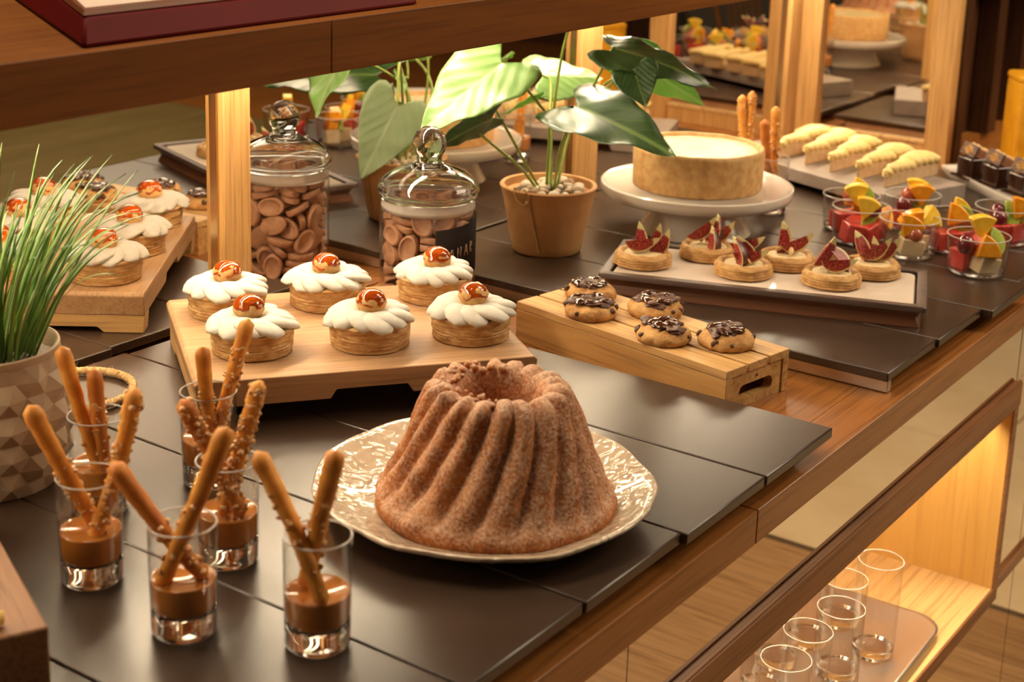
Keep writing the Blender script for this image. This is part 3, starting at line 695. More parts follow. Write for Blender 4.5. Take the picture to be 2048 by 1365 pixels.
def fig_tart(seed, loc, label, figs):
    t = thing('fig_tart', label, 'tart', loc, 0, 'fig tarts on the walnut tray')
    obj('pastry_nest', nest_bm(seed), M['nest'], t, sharp=55)
    bm = new(); lathe(bm, [(.0275, .0142), (.026, .0165), (.015, .0175), (0, .0178)], 28, lambda r, z, th, k: (r, z+.0008*noise.noise(V((r*cos(th)*200, r*sin(th)*200, seed))))); obj('almond_cream', bm, M['custard'], t, sharp=0)
    for (x, y, z, ax, ay, az) in figs:
        o = bpy.data.objects.new('fig_wedge', figme); C.objects.link(o); o.parent = t; o.location = (x, y, z+.0155); o.rotation_euler = (ax, ay, az)
    rnd = random.Random(seed)
    for i in range(2):
        bm = new(); ball(bm, (0, 0, 0), .0068, 12, 8, (1, .55, .26)); o = obj('almond_piece', bm, M['almond'], t, sharp=0)
        o.location = (rnd.uniform(-.012, .004), rnd.uniform(-.012, .012), .0245); o.rotation_euler = (rnd.uniform(-1, 1), rnd.uniform(-1.3, 1.3), rnd.uniform(0, 6))
    return t
# camera looks along (+.82, +.57): "towards the viewer" is (-.82, -.57); image right is (.57, -.82)
TWD = math.atan2(-.57, -.82); RGT = math.atan2(-.82, .57)
VW = V((-.80, -.57, .20)).normalized(); IR = V((.57, -.82, 0)); UPV = V((0, 0, 1))
def orient(zl, xl):
    zl = zl.normalized(); xl = (xl-zl*xl.dot(zl)).normalized(); yl = zl.cross(xl)
    return Matrix((xl, yl, zl)).transposed().to_euler()
def up_wedge(dr, df, lean, face, z=.013):      # standing wedge leaning in the image; face = heading of its skin, 0 = away from the viewer
    x, y = .57*dr-.82*df, -.82*dr-.57*df
    e = orient(UPV*cos(lean)+IR*sin(lean)-VW*.15, -VW*cos(face)+IR*sin(face)); return (x, y, z+.001, e.x, e.y, e.z)
def lay_wedge(dr, df, tilt, z=.010):           # wedge lying across like a boat, skin down, cut face to the viewer
    x, y = .57*dr-.82*df, -.82*dr-.57*df
    e = orient(IR*cos(tilt)+UPV*sin(tilt), -UPV-VW*.75); return (x, y, z+.011, e.x, e.y, e.z)
D = rad
FT = [(1.788, 1.010, 'fig tart at the left end of the tray, nearest the plant pot', [lay_wedge(-.003, .012, D(8), .012), up_wedge(-.012, -.006, D(10), D(70), .018), up_wedge(.010, -.010, D(30), D(40), .018), up_wedge(.019, -.001, D(38), D(60), .015)]),
      (1.880, .958, 'fig tart behind, second from the left on the tray', [lay_wedge(-.012, .0, D(38), .017), up_wedge(.006, -.010, D(14), D(120), .020), lay_wedge(.014, .004, D(34), .014), up_wedge(-.002, .014, D(8), D(125), .008)]),
      (1.836, .880, 'fig tart in the front middle of the walnut tray', [lay_wedge(.006, .014, D(6), .010), up_wedge(-.014, .006, D(-10), D(125), .014), lay_wedge(.004, -.008, D(14), .020), up_wedge(-.004, .002, D(-18), D(70), .014)]),
      (1.913, .852, 'fig tart in the back row, right of the middle of the tray', [up_wedge(-.012, -.004, D(6), D(50), .021), lay_wedge(.011, .006, D(24), .014), up_wedge(-.004, -.012, D(-4), D(20), .020)]),
      (1.876, .769, 'fig tart with two almonds at the front right of the tray', [lay_wedge(.006, .014, D(4), .011), lay_wedge(-.012, -.002, D(58), .018), up_wedge(.007, -.003, D(-42), D(30), .018)]),
      (1.955, .745, 'fig tart at the far right end of the walnut tray', [up_wedge(-.016, -.004, D(-20), D(25), .020), lay_wedge(.002, .008, D(34), .015), lay_wedge(.016, .004, D(40), .013), up_wedge(-.004, -.004, D(12), D(75), .012)])]
for i, (x, y, lab, figs) in enumerate(FT): fig_tart(i+1, (x, y, .0277), lab, figs)
# ---------------------------------------------------------------- cake stand with cheesecake
M['white'] = plain('white_glaze', (.72, .64, .55), .16, coat=.4)
M['crust'] = mottled('biscuit_crust', (.48, .26, .085), (.66, .41, .17), 70, .75, .4, .0013, bscale=190)
M['filling'] = mottled('baked_custard', (.62, .47, .21), (.74, .63, .38), 22, .4, .15, .001, lo=.3, hi=.7, stretch=(1, 3, 1))
cs = thing('cake_stand', 'white footed cake stand holding the whole cheesecake', 'cake stand', (2.083, 1.088, .0003))
bm = new(); lathe(bm, [(0, .052), (.045, .052), (.10, .054), (.138, .0575), (.1475, .062), (.1500, .070), (.1495, .0775), (.1470, .0790), (.1440, .0770), (.138, .0745), (0, .0740)], 80); obj('plate', bm, M['white'], cs, sharp=50)
bm = new(); lathe(bm, [(0, 0), (.086, 0), (.0885, .003), (.084, .010), (.074, .030), (.067, .0525), (0, .0525)], 64); obj('foot', bm, M['white'], cs, sharp=50)
ck = thing('cheesecake', 'whole cheesecake with pale filling inside a tall biscuit crust', 'cake', (2.083, 1.088, .0746))
def cfn(r, z, th, k):
    n = noise.noise(V((cos(th)*2, sin(th)*2, z*15)))*.0012
    d = ((th-3.72+pi) % (2*pi))-pi
    return r+n-.0022*math.exp(-(d/.022)**2)*(r > .09), z+noise.noise(V((cos(th)*4, sin(th)*4, 2)))*.0012*(z > .05)
bm = new(); lathe(bm, [(0, 0), (.0985, 0), (.1005, .002), (.1010, .03), (.1012, .058), (.1000, .0632), (.0965, .0645), (.0935, .0625), (.0930, .056), (0, .056)], 120, cfn); obj('crust', bm, M['crust'], ck, sharp=0)
bm = new(); lathe(bm, [(.0936, .0562), (.090, .0585), (.06, .0600), (.03, .0596), (0, .0600)], 64, lambda r, z, th, k: (r, z+.0012*noise.noise(V((r*cos(th)*40, r*sin(th)*40, 3))))); obj('filling', bm, M['filling'], ck, sharp=0)

# ---------------------------------------------------------------- stone platter with five cake slices
M['stone'] = mottled('grey_stone', (.24, .185, .15), (.30, .24, .20), 30, .5, .1, lo=.3)
M['sponge'] = mottled('pale_sponge', (.50, .32, .16), (.62, .42, .23), 90, .75, .4, .001)
M['lemon'] = mottled('lemon_cream', (.74, .50, .14), (.82, .66, .32), 30, .35, .1, .001, lo=.3, hi=.7)
sp_ = thing('stone_platter', 'grey stone platter on low feet carrying five cake slices', 'platter', (2.378, .884, .0003), math.atan2(.937, .35))
PL, PW = .435, .188
bm = new()
prf = [(0, 0), (.100, 0), (.106, .012), (PL-.106, .012), (PL-.100, 0), (PL, 0), (PL, .0350), (0, .0350)]
a = [bm.verts.new((x, -.0, z)) for x, z in prf]; b = [bm.verts.new((x, -PW, z)) for x, z in prf]
bm.faces.new(a[::-1]); bm.faces.new(b)
for i in range(8): bm.faces.new((a[i], a[(i+1) % 8], b[(i+1) % 8], b[i]))
obj('slab', bm, M['stone'], sp_, bevel=.0012)
def slice_(label, loc, rz, seed):
    t = thing('cake_slice', label, 'cake', loc, rz, 'cake slices on the stone platter')
    Ls, hw, h = .165, .0265, .0235
    bm = new(); prism(bm, [(0, -.0015), (Ls, -hw), (Ls+.006, 0), (Ls, hw), (0, .0015)], 0, h); obj('sponge', bm, M['sponge'], t, bevel=.001)
    bm = new(); n = 9                          # piped waves of cream across the top, shorter towards the tip
    for i in range(n):
        x = .004+(Ls-.006)*i/(n-1)*.98; w = .0025+hw*(x/Ls)
        r = .0108; pts = [(x+.0035*(1-abs(s)), w*s*.99, h+.0015-.003*s*s+.0012*((i*7+seed*3) % 4)+.006*i/n) for s in (-1, -.6, 0, .6, 1)]
        tube(bm, pts, [r*.75, r*.95, r*1.05, r*.95, r*.75], 10, flat=.85)
    obj('piped_cream', bm, M['lemon'], t, sharp=0); return t
for i, lab in enumerate(('lemon cream slice at the far left of the platter, beside the breadsticks', 'second lemon cream slice from the left on the platter', 'lemon cream slice in the middle of the stone platter',
                         'second lemon cream slice from the right on the platter', 'lemon cream slice at the right end, behind the fruit cups')):
    f = i/4; slice_(lab, (2.515-.088*f+.004*(i % 2), 1.150-.235*f, .0356), -.02+.03*(i % 3)-.05*f, i)

# ---------------------------------------------------------------- white tray with chocolate cubes, yellow tin
M['gold'] = plain('gold_print', (.62, .34, .09), .35, metal=.6)
M['ganache'] = plain('dark_ganache', (.030, .010, .005), .12, coat=.5)
M['milk'] = mottled('milk_chocolate', (.26, .10, .045), (.34, .14, .066), 60, .5, .1)
wt = thing('white_tray', 'white rectangular tray under the dark chocolate cubes', 'tray', (2.735, .928, .0003), math.atan2(-.21, -.205))
bm = new(); R = loft(bm, [[(x, y, z) for x, y in rrect(i, .36-i, i, .20-i, .006, 3)] for i, z in ((.012, 0), (0, .0175), (0, .0215), (.003, .0220), (.012, .0190))]); bm.faces.new(R[0][::-1]); bm.faces.new(R[-1]); obj('dish', bm, M['white'], wt)
for i, (x, y) in enumerate(((2.69, .852), (2.655, .795), (2.62, .738))):
    t = thing('chocolate_cube', ('farthest dark chocolate cube on the white tray, by the oak post', 'middle dark chocolate cube on the white tray', 'nearest dark chocolate cube, at the right edge of the photo')[i], 'cake', (x, y, .0195), -.6, 'chocolate cubes on the white tray')
    bm = new(); prism(bm, rrect(-.021, .021, -.021, .021, .004, 3), 0, .036); obj('cube', bm, M['ganache'], t, bevel=.0015)
    bm = new(); prism(bm, rrect(-.029, .029, -.029, .029, .004, 3), 0, .0022); o = obj('spill', bm, M['ganache'], t)
    tl = Matrix.Translation((0, 0, .037)) @ Matrix.Rotation(rad(24), 4, 'Y') @ Matrix.Rotation(rad(6), 4, 'X')
    bm = new(); box(bm, -.014, .020, -.019, .019, 0, .017, mat=tl); obj('praline_block', bm, M['milk'], t, bevel=.001)
    bm = new(); box(bm, -.0185, -.0142, -.021, .021, -.004, .019, mat=tl); obj('plaque', bm, M['chip'], t, bevel=.0006)
    bm = new()
    for q, r in ((0, .0085), (1, .0058), (2, .0026)):
        tube(bm, [tl @ V((-.0187, r*cos(2*pi*k/24)*(1+.14*sin(6*pi*k/12)), .0075+r*.85*sin(2*pi*k/24)*(1+.14*sin(6*pi*k/12)))) for k in range(25)], .0008, 5)
    for s in (-1, 1): tube(bm, [tl @ V((-.0187, s*(.009+.0075*u), .0035+.0035*sin(u*4))) for u in (0, .3, .6, 1)], .0008, 5)
    obj('gold_crest', bm, M['gold'], t, sharp=0)
    bm = new(); rr = random.Random(i)
    for k in range(26): chunk(bm, tl @ V((rr.uniform(-.010, .019), rr.uniform(-.018, .018), .0180)), rr.uniform(.002, .0042), k+i*30, amp=.5)
    o = obj('nut_crumbs', bm, M['almond'], t, sharp=0); o['kind'] = 'stuff'
M['yellow'] = mottled('yellow_lacquer', (.60, .26, .008), (.72, .36, .015), 20, .4, 0)
M['redprint'] = plain('red_print', (.55, .07, .01), .5)
tn = thing('yellow_tin', 'tall yellow tin with red ornament standing beside the chocolate cubes', 'tin', (3.020, .836, ZW+.0003), -.95)
bm = new(); prism(bm, rrect(-.06, .06, -.045, .045, .012, 5), 0, .185); obj('box', bm, M['yellow'], tn, bevel=.003)
bm = new(); prism(bm, rrect(-.061, .061, -.046, .046, .012, 5), .185, .199); obj('lid', bm, M['yellow'], tn, bevel=.004)
bm = new()
for q in (0, 1): tube(bm, [(.036*(1-.22*q)*cos(a), -.0452, .095+.075*(1-.22*q)*sin(a)) for a in [2*pi*k/40 for k in range(41)]], .0012, 5)
for k in range(5):
    zc = .045+.024*k; tube(bm, [(.016*cos(a+k)*(1-.03*j), -.0453, zc+.010*sin(a*1.5+k)) for j, a in enumerate([.45*j for j in range(12)])], .0019, 5)
obj('ornament', bm, M['redprint'], tn, sharp=0)

# ---------------------------------------------------------------- fruit cups
M['melon_red'] = mottled('watermelon', (.52, .030, .025), (.66, .070, .05), 60, .2, .2, .001, coat=.3, sss=.15)
M['orange'] = mottled('orange_flesh', (.78, .26, .008), (.88, .40, .02), 90, .2, .35, .001, coat=.3, sss=.15)
M['pine'] = mottled('pineapple_flesh', (.80, .46, .02), (.88, .60, .06), 90, .25, .3, .001, coat=.3, sss=.1)
M['honey'] = mottled('pale_melon', (.70, .50, .28), (.78, .62, .40), 50, .25, .1, coat=.3)
M['grape'] = plain('red_grape', (.14, .012, .022), .14, coat=.5)
M['grape2'] = plain('pink_grape', (.42, .10, .05), .14, coat=.5, sss=.2)
def kiwi_mat():
    m, t, p = nt('kiwi_flesh'); v = coord(t); ln = t.nodes.new('ShaderNodeVectorMath'); ln.operation = 'LENGTH'; link(t, v, ln.inputs[0])
    d = t.nodes.new('ShaderNodeMath'); d.operation = 'DIVIDE'; link(t, ln.outputs['Value'], d.inputs[0]); d.inputs[1].default_value = .022
    base = ramp(t, d.outputs[0], [(0, (.66, .66, .30)), (.22, (.55, .56, .16)), (.32, (.16, .24, .02)), (.62, (.28, .36, .04)), (1, (.36, .44, .07))])
    n = nz(t, v, 260, 2); sd = ramp(t, n, [(.63, (0, 0, 0)), (.67, (1, 1, 1))])
    link(t, mix(t, sd, base, (.03, .025, .01)), p.inputs['Base Color']); p.inputs['Roughness'].default_value = .25; p.inputs['Coat Weight'].default_value = .3; return m
M['kiwi'] = kiwi_mat()
def fcube(s): bm = new(); box(bm, -s, s, -s*.8, s*.8, -s*.75, s*.75); return bm
def fwedge(R, th, a):
    bm = new(); pts = [(0, 0)]+[(R*cos(-a/2+a*k/10), R*sin(-a/2+a*k/10)) for k in range(11)]; prism(bm, pts, -th/2, th/2); return bm
FM = {}
def fmesh(key, bm, m, bev, sub=0):
    o = obj(key, bm, m, bevel=bev, bseg=3); dg = bpy.context.evaluated_depsgraph_get(); FM[key] = (bpy.data.meshes.new_from_object(o.evaluated_get(dg)), key); bpy.data.objects.remove(o)
fmesh('watermelon_cube', fcube(.0195), M['melon_red'], .002); fmesh('melon_cube', fcube(.0170), M['honey'], .0018)
fmesh('orange_wedge', fwedge(.036, .020, 1.25), M['orange'], .0022); fmesh('pineapple_wedge', fwedge(.037, .018, 1.1), M['pine'], .0020)
fmesh('orange_slice', fwedge(.032, .012, 2.7), M['pine'], .0018); fmesh('kiwi_slice', fwedge(.024, .008, 3.1), M['kiwi'], .0014)
bm = new(); ball(bm, (0, 0, 0), .0130, 20, 14, (1, 1, 1.12)); fmesh('grape', bm, M['grape'], 0); bm = new(); ball(bm, (0, 0, 0), .0125, 20, 14, (1, 1, 1.1)); fmesh('pink_grape', bm, M['grape2'], 0)
FN = {'watermelon_cube': 'red watermelon cube', 'melon_cube': 'pale melon cube', 'orange_wedge': 'juicy orange wedge', 'pineapple_wedge': 'yellow pineapple wedge', 'orange_slice': 'yellow half slice of citrus', 'kiwi_slice': 'green kiwi slice', 'grape': 'dark red grape', 'pink_grape': 'pink grape'}
cup0 = []
def fruit_cup(loc, where, items):
    lab = 'glass cup of mixed fruit '+where
    if not cup0:
        t = thing('fruit_cup', lab, 'glass', loc, 0, 'fruit cups at the counter edge'); h = .0565
        bm = new(); lathe(bm, [(.030, .0005), (.0385, .0018), (.0412, .006), (.0425, .02), (.0447, h-.001)], 56); obj('glass_wall', bm, M['thin'], t, sharp=0)
        bm = new(); lathe(bm, [(.0392, .006), (.0410, .02), (.0436, h-.001)], 56); obj('inner_wall', bm, M['thin'], t, sharp=0)
        bm = new(); lathe(bm, [(.0444+.0008*cos(a), h+.0008*sin(a)) for a in [2*pi*k/10 for k in range(11)]], 56); obj('rim', bm, M['rim'], t, sharp=0)
        bm = new(); lathe(bm, [(0, .0003), (.037, .0003), (.0400, .003), (.0405, .0065), (.037, .0058), (0, .0055)], 48); obj('glass_base', bm, M['glass'], t, sharp=0)
        cup0.append(t)
    else: t = dup(cup0[0], loc, 0, lab)
    cnt = {}
    for key, dr, df, z, e in items:
        o = bpy.data.objects.new(key, FM[key][0]); C.objects.link(o)
        zz = .0075+(z-.0075)*.82; dr *= .86; df *= .86; o.location = (loc[0]+.57*dr-.82*df, loc[1]-.82*dr-.57*df, zz); o.rotation_euler = (rad(e[0]), rad(e[1]), rad(e[2])-.96)
        cnt[key] = cnt.get(key, 0)+1
        ex = '' if cnt[key] == 1 else (' lying deeper' if cnt[key] == 2 else ' at the bottom')
        tag(o, FN[key]+ex+' in the fruit cup '+where, 'fruit', 'fruit pieces in the glass cups')
# dr: image right, df: towards the viewer, z height; euler in degrees (about image right, view axis, up)
K = [((2.157, .664), 'nearest the counter edge', [('orange_wedge', -.010, .020, .033, (78, -35, 0)), ('melon_cube', .012, .010, .0175, (5, 10, 20)), ('watermelon_cube', .014, -.008, .040, (20, 30, 10)), ('pineapple_wedge', .004, -.004, .058, (80, -90, 20)), ('grape', -.022, .004, .050, (0, 0, 0)), ('kiwi_slice', .016, .010, .056, (60, 10, 10)), ('watermelon_cube', -.014, -.016, .020, (0, 0, 30))]),
     ((2.181, .778), 'just behind the fig tray', [('orange_wedge', -.014, .016, .036, (85, -60, 0)), ('melon_cube', .002, .016, .018, (0, 8, 0)), ('melon_cube', .018, -.010, .019, (0, 8, 50)), ('orange_wedge', .016, .004, .042, (80, -120, 10)), ('pink_grape', .006, .020, .0405, (0, 0, 0)), ('kiwi_slice', .0, -.006, .058, (80, 40, 0)), ('pineapple_wedge', .020, -.010, .052, (70, -20, 30))]),
     ((2.200, .862), 'at the left of the group', [('watermelon_cube', -.012, .016, .0195, (0, 10, 10)), ('watermelon_cube', .015, .008, .0215, (0, -15, 40)), ('watermelon_cube', .0, -.018, .022, (0, 0, 60)), ('pineapple_wedge', .0, .012, .044, (82, -75, 0)), ('orange_wedge', .018, .0, .047, (60, 10, 20)), ('pineapple_wedge', -.004, -.010, .064, (75, -100, 0)), ('kiwi_slice', .002, .004, .060, (70, 10, 0)), ('grape', .020, .004, .064, (0, 0, 0))]),
     ((2.262, .905), 'nearest the stone platter', [('watermelon_cube', -.012, .012, .0195, (0, 0, 20)), ('watermelon_cube', .012, .0, .020, (0, 0, 50)), ('orange_wedge', -.014, .006, .047, (70, -40, 0)), ('orange_slice', .0, -.008, .062, (80, 0, 0)), ('pink_grape', -.004, .008, .067, (0, 0, 0)), ('kiwi_slice', .014, .006, .062, (75, 0, 10))]),
     ((2.335, .832), 'in the middle row', [('watermelon_cube', -.012, .010, .0195, (0, 0, 20)), ('watermelon_cube', .014, .006, .020, (0, 0, -20)), ('orange_wedge', .014, .008, .046, (84, -90, 0)), ('pineapple_wedge', .006, -.012, .050, (80, -80, 0)), ('grape', -.016, .008, .046, (0, 0, 0)), ('pink_grape', -.006, -.004, .062, (0, 0, 0)), ('kiwi_slice', .004, .0, .060, (80, 55, 0))]),
     ((2.256, .735), 'crowned by a citrus slice', [('watermelon_cube', -.014, .014, .0195, (0, 0, 10)), ('watermelon_cube', .012, .0, .020, (0, 0, 30)), ('orange_wedge', -.012, .0, .044, (75, -50, 0)), ('orange_slice', -.006, -.004, .060, (82, 0, 0)), ('kiwi_slice', .006, .006, .056, (84, 0, 0)), ('pink_grape', .022, .002, .054, (0, 0, 0))]),
     ((2.355, .690), 'before the chocolate cubes', [('watermelon_cube', -.012, .014, .0195, (0, 0, 10)), ('watermelon_cube', .014, .004, .021, (0, 0, 40)), ('orange_wedge', .016, .006, .044, (80, -60, 0)), ('grape', -.012, .012, .045, (0, 0, 0)), ('pineapple_wedge', .004, -.004, .050, (65, 0, 0)), ('grape', -.008, -.010, .052, (0, 0, 0)), ('kiwi_slice', .0, .008, .052, (60, 0, 0))])]
for (x, y), w, it in K: fruit_cup((x, y, .0003), w, it)
# ---------------------------------------------------------------- glass jar of chocolate drops
jx, jy, jz = 1.566, 1.215, ZW+.0003
jr = thing('glass_jar', 'tall glass storage jar with knobbed lid, full of chocolate drops', 'jar', (jx, jy, jz))
bm = new(); lathe(bm, [(.048, .0004), (.0600, .002), (.0636, .007), (.0640, .02), (.0640, .138), (.0632, .146), (.0628, .150)], 72); obj('jar_wall', bm, M['thin'], jr, sharp=0)
bm = new(); lathe(bm, [(0, .0006), (.057, .0006), (.0615, .0045), (.060, .0058), (0, .0052)], 56); obj('jar_base', bm, M['glass'], jr, sharp=0)
M['gasket'] = plain('clear_seal', (.80, .76, .70), .25, trans=.45)
bm = new(); lathe(bm, [(.0560, .146), (.0625, .1455), (.0628, .151), (.0622, .1565), (.0626, .1600), (.0560, .1605)], 72); obj('seal_ring', bm, M['gasket'], jr, sharp=0)
ld = obj('lid', None or (lambda b: (lathe(b, [(0, .2090), (.0185, .2090), (.0205, .2075), (.0215, .2050), (.034, .2005), (.048, .1945), (.059, .1870), (.0655, .1790), (.0675, .1745), (.0680, .1710), (.0664, .1680), (.0640, .1672), (.0652, .1650), (.0658, .1620), (.0640, .1605), (.0590, .1602), (.0590, .168), (.0615, .1765), (.0560, .1850), (.046, .1915), (.033, .1972), (.02, .2010), (0, .2022)], 80), b)[1])(new()), M['glass'], jr, sharp=0)
bm = new(); lathe(bm, [(0, .2088), (.0170, .2088), (.0165, .2140), (.0175, .2180), (.0212, .2230), (.0226, .2310), (.0214, .2395), (.0172, .2480), (.0095, .2540), (0, .2560)], 48); obj('knob', bm, M['glass'], ld, sharp=0)
# black paper label with chalk-like hand lettering, wrapped round the wall
M['label'] = plain('black_label', (.018, .012, .010), .8); M['label'].node_tree.nodes['Principled BSDF'].inputs['Specular IOR Level'].default_value = .1; M['chalk'] = plain('copper_ink', (.52, .36, .22), .6)
def cyl(a, z, r): return V((r*cos(a), r*sin(a), z))
a0 = math.atan2(-.57, -.82)                    # towards the viewer
bm = new(); A0_, A1_ = a0+rad(12), a0+rad(120); n = 30; z0, z1 = .056, .130
g = [[bm.verts.new(cyl(A0_+(A1_-A0_)*i/n, z0+(z1-z0)*j+.010*i/n, .06435)) for j in range(2)] for i in range(n+1)]
for i in range(n): bm.faces.new((g[i][0], g[i+1][0], g[i+1][1], g[i][1]))
lb = obj('paper_label', bm, M['label'], jr, solid=.0002); lb['label'] = 'black paper label with handwritten capitals'
GL = {'T': [[(-.2, 1.02), (.75, 1.12)], [(.30, 1.05), (.26, 0)]], 'A': [[(0, 0), (.24, .95), (.34, .98), (.5, 0)], [(.1, .38), (.45, .36)]], 'N': [[(0, 0), (.06, .95), (.42, .08), (.48, 1)]], 'R': [[(.04, 0), (.04, .98)], [(.04, .98), (.34, .95), (.38, .68), (.06, .50), (.42, 0)]]}
bm = new(); ang = a0+rad(16); zb = .0870
for k, ch in enumerate('TANAR'):
    for st in GL[ch]:
        tube(bm, [cyl(ang+(u*.0125)/.0645, zb+.0018*k+.0145*w, .0649) for u, w in st], .00065, 5)
    ang += (.0122 if k else .0150)/.0645
ink = obj('lettering', bm, M['chalk'], lb, sharp=0); ink['label'] = 'copper handwritten letters TANAR'
# oval drops, piled as they fell
M['drop'] = mottled('milk_chocolate_drop', (.36, .170, .090), (.46, .235, .135), 120, .5, .15, .0006)
bm = new(); n = 28; prof = [(0, -.0044), (.93, -.0044), (.985, -.0036), (1.0, .0), (.985, .0036), (.93, .0044), (.80, .0044), (.70, .0022), (.40, .0010), (0, .0008)]
lathe(bm, prof, n)
for v in bm.verts: v.co.x *= .0195; v.co.y *= .0135
d0 = obj('chocolate_drop', bm, M['drop'], sharp=45)
CHOC=[(-.002,.017,.005,.0,.97,-.26,.0),(-.007,.045,.005,1.0,-.0,-.0,.06),(.021,-.041,.005,.98,-.0,-.0,.2),(-.036,-.029,.005,.89,.0,-.0,-.46),(.043,-.012,.008,.91,-.11,-.03,.39),(.027,.038,.01,.14,-.33,-.93,.04),(-.012,-.039,.01,.46,-.17,.18,-.85),(.034,.009,.011,.12,.96,-.19,.15),(-.015,.003,.012,.97,.16,-.18,-.02),(-.045,-.007,.013,.54,-.14,.22,.8),(-.008,-.016,.013,.08,-.01,-.67,-.74),(.019,-.036,.014,.63,-.0,-.0,.78),(-.021,.03,.014,.0,.23,-.97,.0),(.011,.018,.017,.9,-.11,-.04,-.41),(-.048,.023,.02,.13,-.69,.18,.69),(.029,.033,.024,.02,-.59,-.79,.13),(-.006,-.04,.024,.84,.04,-.03,.54),(-.016,.042,.024,.96,-.05,.02,.28),(.044,-.011,.025,.48,.13,.1,-.86),(-.024,-.004,.026,.12,.15,.96,-.21),(-.029,-.035,.027,.4,-.47,.13,.78),(-.045,.008,.029,.53,-.2,-.73,-.38),(-.017,.011,.03,.4,-.01,-.25,-.88),(.014,-.005,.032,.17,.37,.81,.42),(.026,-.032,.032,.38,-.9,.2,-.07),(.039,.012,.033,.17,-.35,.56,-.73),(-.001,-.047,.033,.0,.04,1.0,.05),(-.015,.044,.034,.02,.23,-.97,.05),(.029,.03,.034,.02,.79,.59,-.13),(-.042,-.017,.034,.65,-.06,-.21,.73),(.045,-.011,.035,.09,-.8,-.57,-.14),(.014,.043,.037,.82,-.26,-.49,-.13),(-.002,-.02,.042,.38,.41,-.83,-.02),(-.036,.02,.043,.1,-.57,-.74,.35),(-.007,.01,.045,.46,-.12,.15,.87),(.008,.024,.046,.79,.49,-.29,-.23),(.028,-.037,.047,.06,-.34,.93,.12),(.036,.026,.047,.11,.7,-.69,.12),(-.024,-.023,.048,.25,.85,-.41,-.23),(-.018,.024,.05,.87,-.13,-.11,-.47),(-.007,-.051,.051,.09,.0,.63,.78),(-.041,-.032,.051,.26,-.35,-.6,.66),(.038,-.016,.052,.15,-.3,-.72,.61),(-.014,.051,.055,.69,-.58,-.37,-.2),(.015,-.026,.055,.47,.61,.64,.06),(.005,.047,.056,.55,.73,-.12,.38),(-.038,.027,.058,.15,.87,.46,-.05),(-.046,-.003,.06,.6,.15,.65,-.43),(-.027,-.013,.06,.79,.06,.33,.52),(.011,.0,.06,.41,-.1,.14,.89),(.024,.035,.061,.97,.05,.19,.12),(-.007,.018,.063,.12,-.05,.17,.98),(.029,-.043,.064,.23,-.17,.72,-.63),(.038,.018,.065,.58,-.12,.18,-.78),(-.002,-.019,.065,.55,.67,-.44,-.25),(-.017,-.031,.07,.32,-.39,-.85,.16),(.04,-.016,.071,.98,-.06,-.04,.2),(.043,.017,.073,.21,-.51,-.83,.04),(.014,.023,.076,.72,.15,.13,.66),(-.032,.035,.076,.57,.16,-.66,-.47),(-.021,.011,.076,.04,-.69,-.59,-.42),(-.004,-.045,.077,.07,.17,-.18,.97),(.019,-.014,.078,.11,.09,.99,-.08),(-.039,-.035,.078,.66,-.62,.34,-.22),(-.047,.024,.081,.46,-.28,.68,-.5),(-.013,.039,.081,.48,-.24,-.73,.41),(-.003,-.012,.082,.13,.8,.58,.03),(-.027,-.01,.083,.18,.94,.07,.27),(.042,.013,.083,.13,.55,-.81,-.17),(.017,.026,.085,.52,-.16,.12,-.83),(.009,-.041,.086,.02,-.11,.21,-.97),(.003,.053,.088,.63,.52,-.41,.41),(-.035,-.001,.089,.62,-.27,-.02,.73),(.024,.033,.093,.16,.51,-.84,-.13),(.015,-.008,.093,.0,.1,.04,.99),(.043,-.032,.094,.61,.09,.72,-.34),(-.053,-.01,.095,.72,.14,-.68,-.03),(.041,.019,.095,.59,.2,.06,.78),(.047,-.009,.096,.2,.63,-.28,.7),(-.032,-.034,.096,.93,-.04,.06,-.37),(.005,-.045,.097,.01,.12,-.2,.97),(-.001,.016,.1,.64,.17,.75,.07),(-.026,.01,.101,.14,.67,-.72,.09),(-.018,.042,.103,.07,.15,.15,-.97),(.04,.013,.105,.5,-.14,.16,-.84),(-.03,-.035,.106,.06,-.4,-.91,.04),(.003,-.029,.106,.81,-.56,-.12,-.12),(-.048,.02,.107,.38,.41,-.55,-.62),(.031,-.032,.108,.04,.75,-.34,.57),(-.025,.016,.109,.06,.08,-.98,.16),(.018,.006,.111,.27,-.43,-.35,.79),(.019,.041,.111,.99,.15,-.06,.01),(.018,-.018,.113,.54,.81,.22,-.04),(-.006,-.011,.113,.24,-.09,.88,-.39),(.005,-.052,.115,.07,.0,-.63,-.78),(-.021,.032,.117,.04,-.41,-.91,.11),(.05,.013,.121,.58,-.52,.56,-.29),(.004,.046,.121,.14,-.04,-.15,.98),(-.042,.003,.122,.89,.11,-.07,.44),(-.018,-.013,.123,.29,.08,.9,-.32),(.015,.02,.124,.86,-.44,-.07,-.25),(-.007,-.036,.125,.19,-.91,.05,-.35),(.044,-.01,.126,.65,-.12,-.41,.63),(-.02,-.041,.127,.0,.37,.14,-.92),(-.023,.033,.127,.05,-.37,-.92,.11),(.037,.026,.128,.58,-.51,.56,-.29),(-.001,.01,.13,.32,.41,.16,-.84),(.023,-.035,.131,.1,.18,.96,.19),(-.046,-.026,.131,.64,.05,-.71,.3),(.013,.04,.131,.91,.15,-.0,-.38),(.038,-.013,.132,.18,.54,.72,.39),(-.045,.004,.132,.1,-.77,.62,.07),(-.017,.037,.135,.12,.73,-.67,-.0),(.018,-.012,.139,.9,-.24,-.33,-.11),(-.036,-.006,.141,.94,.12,.14,-.28)]
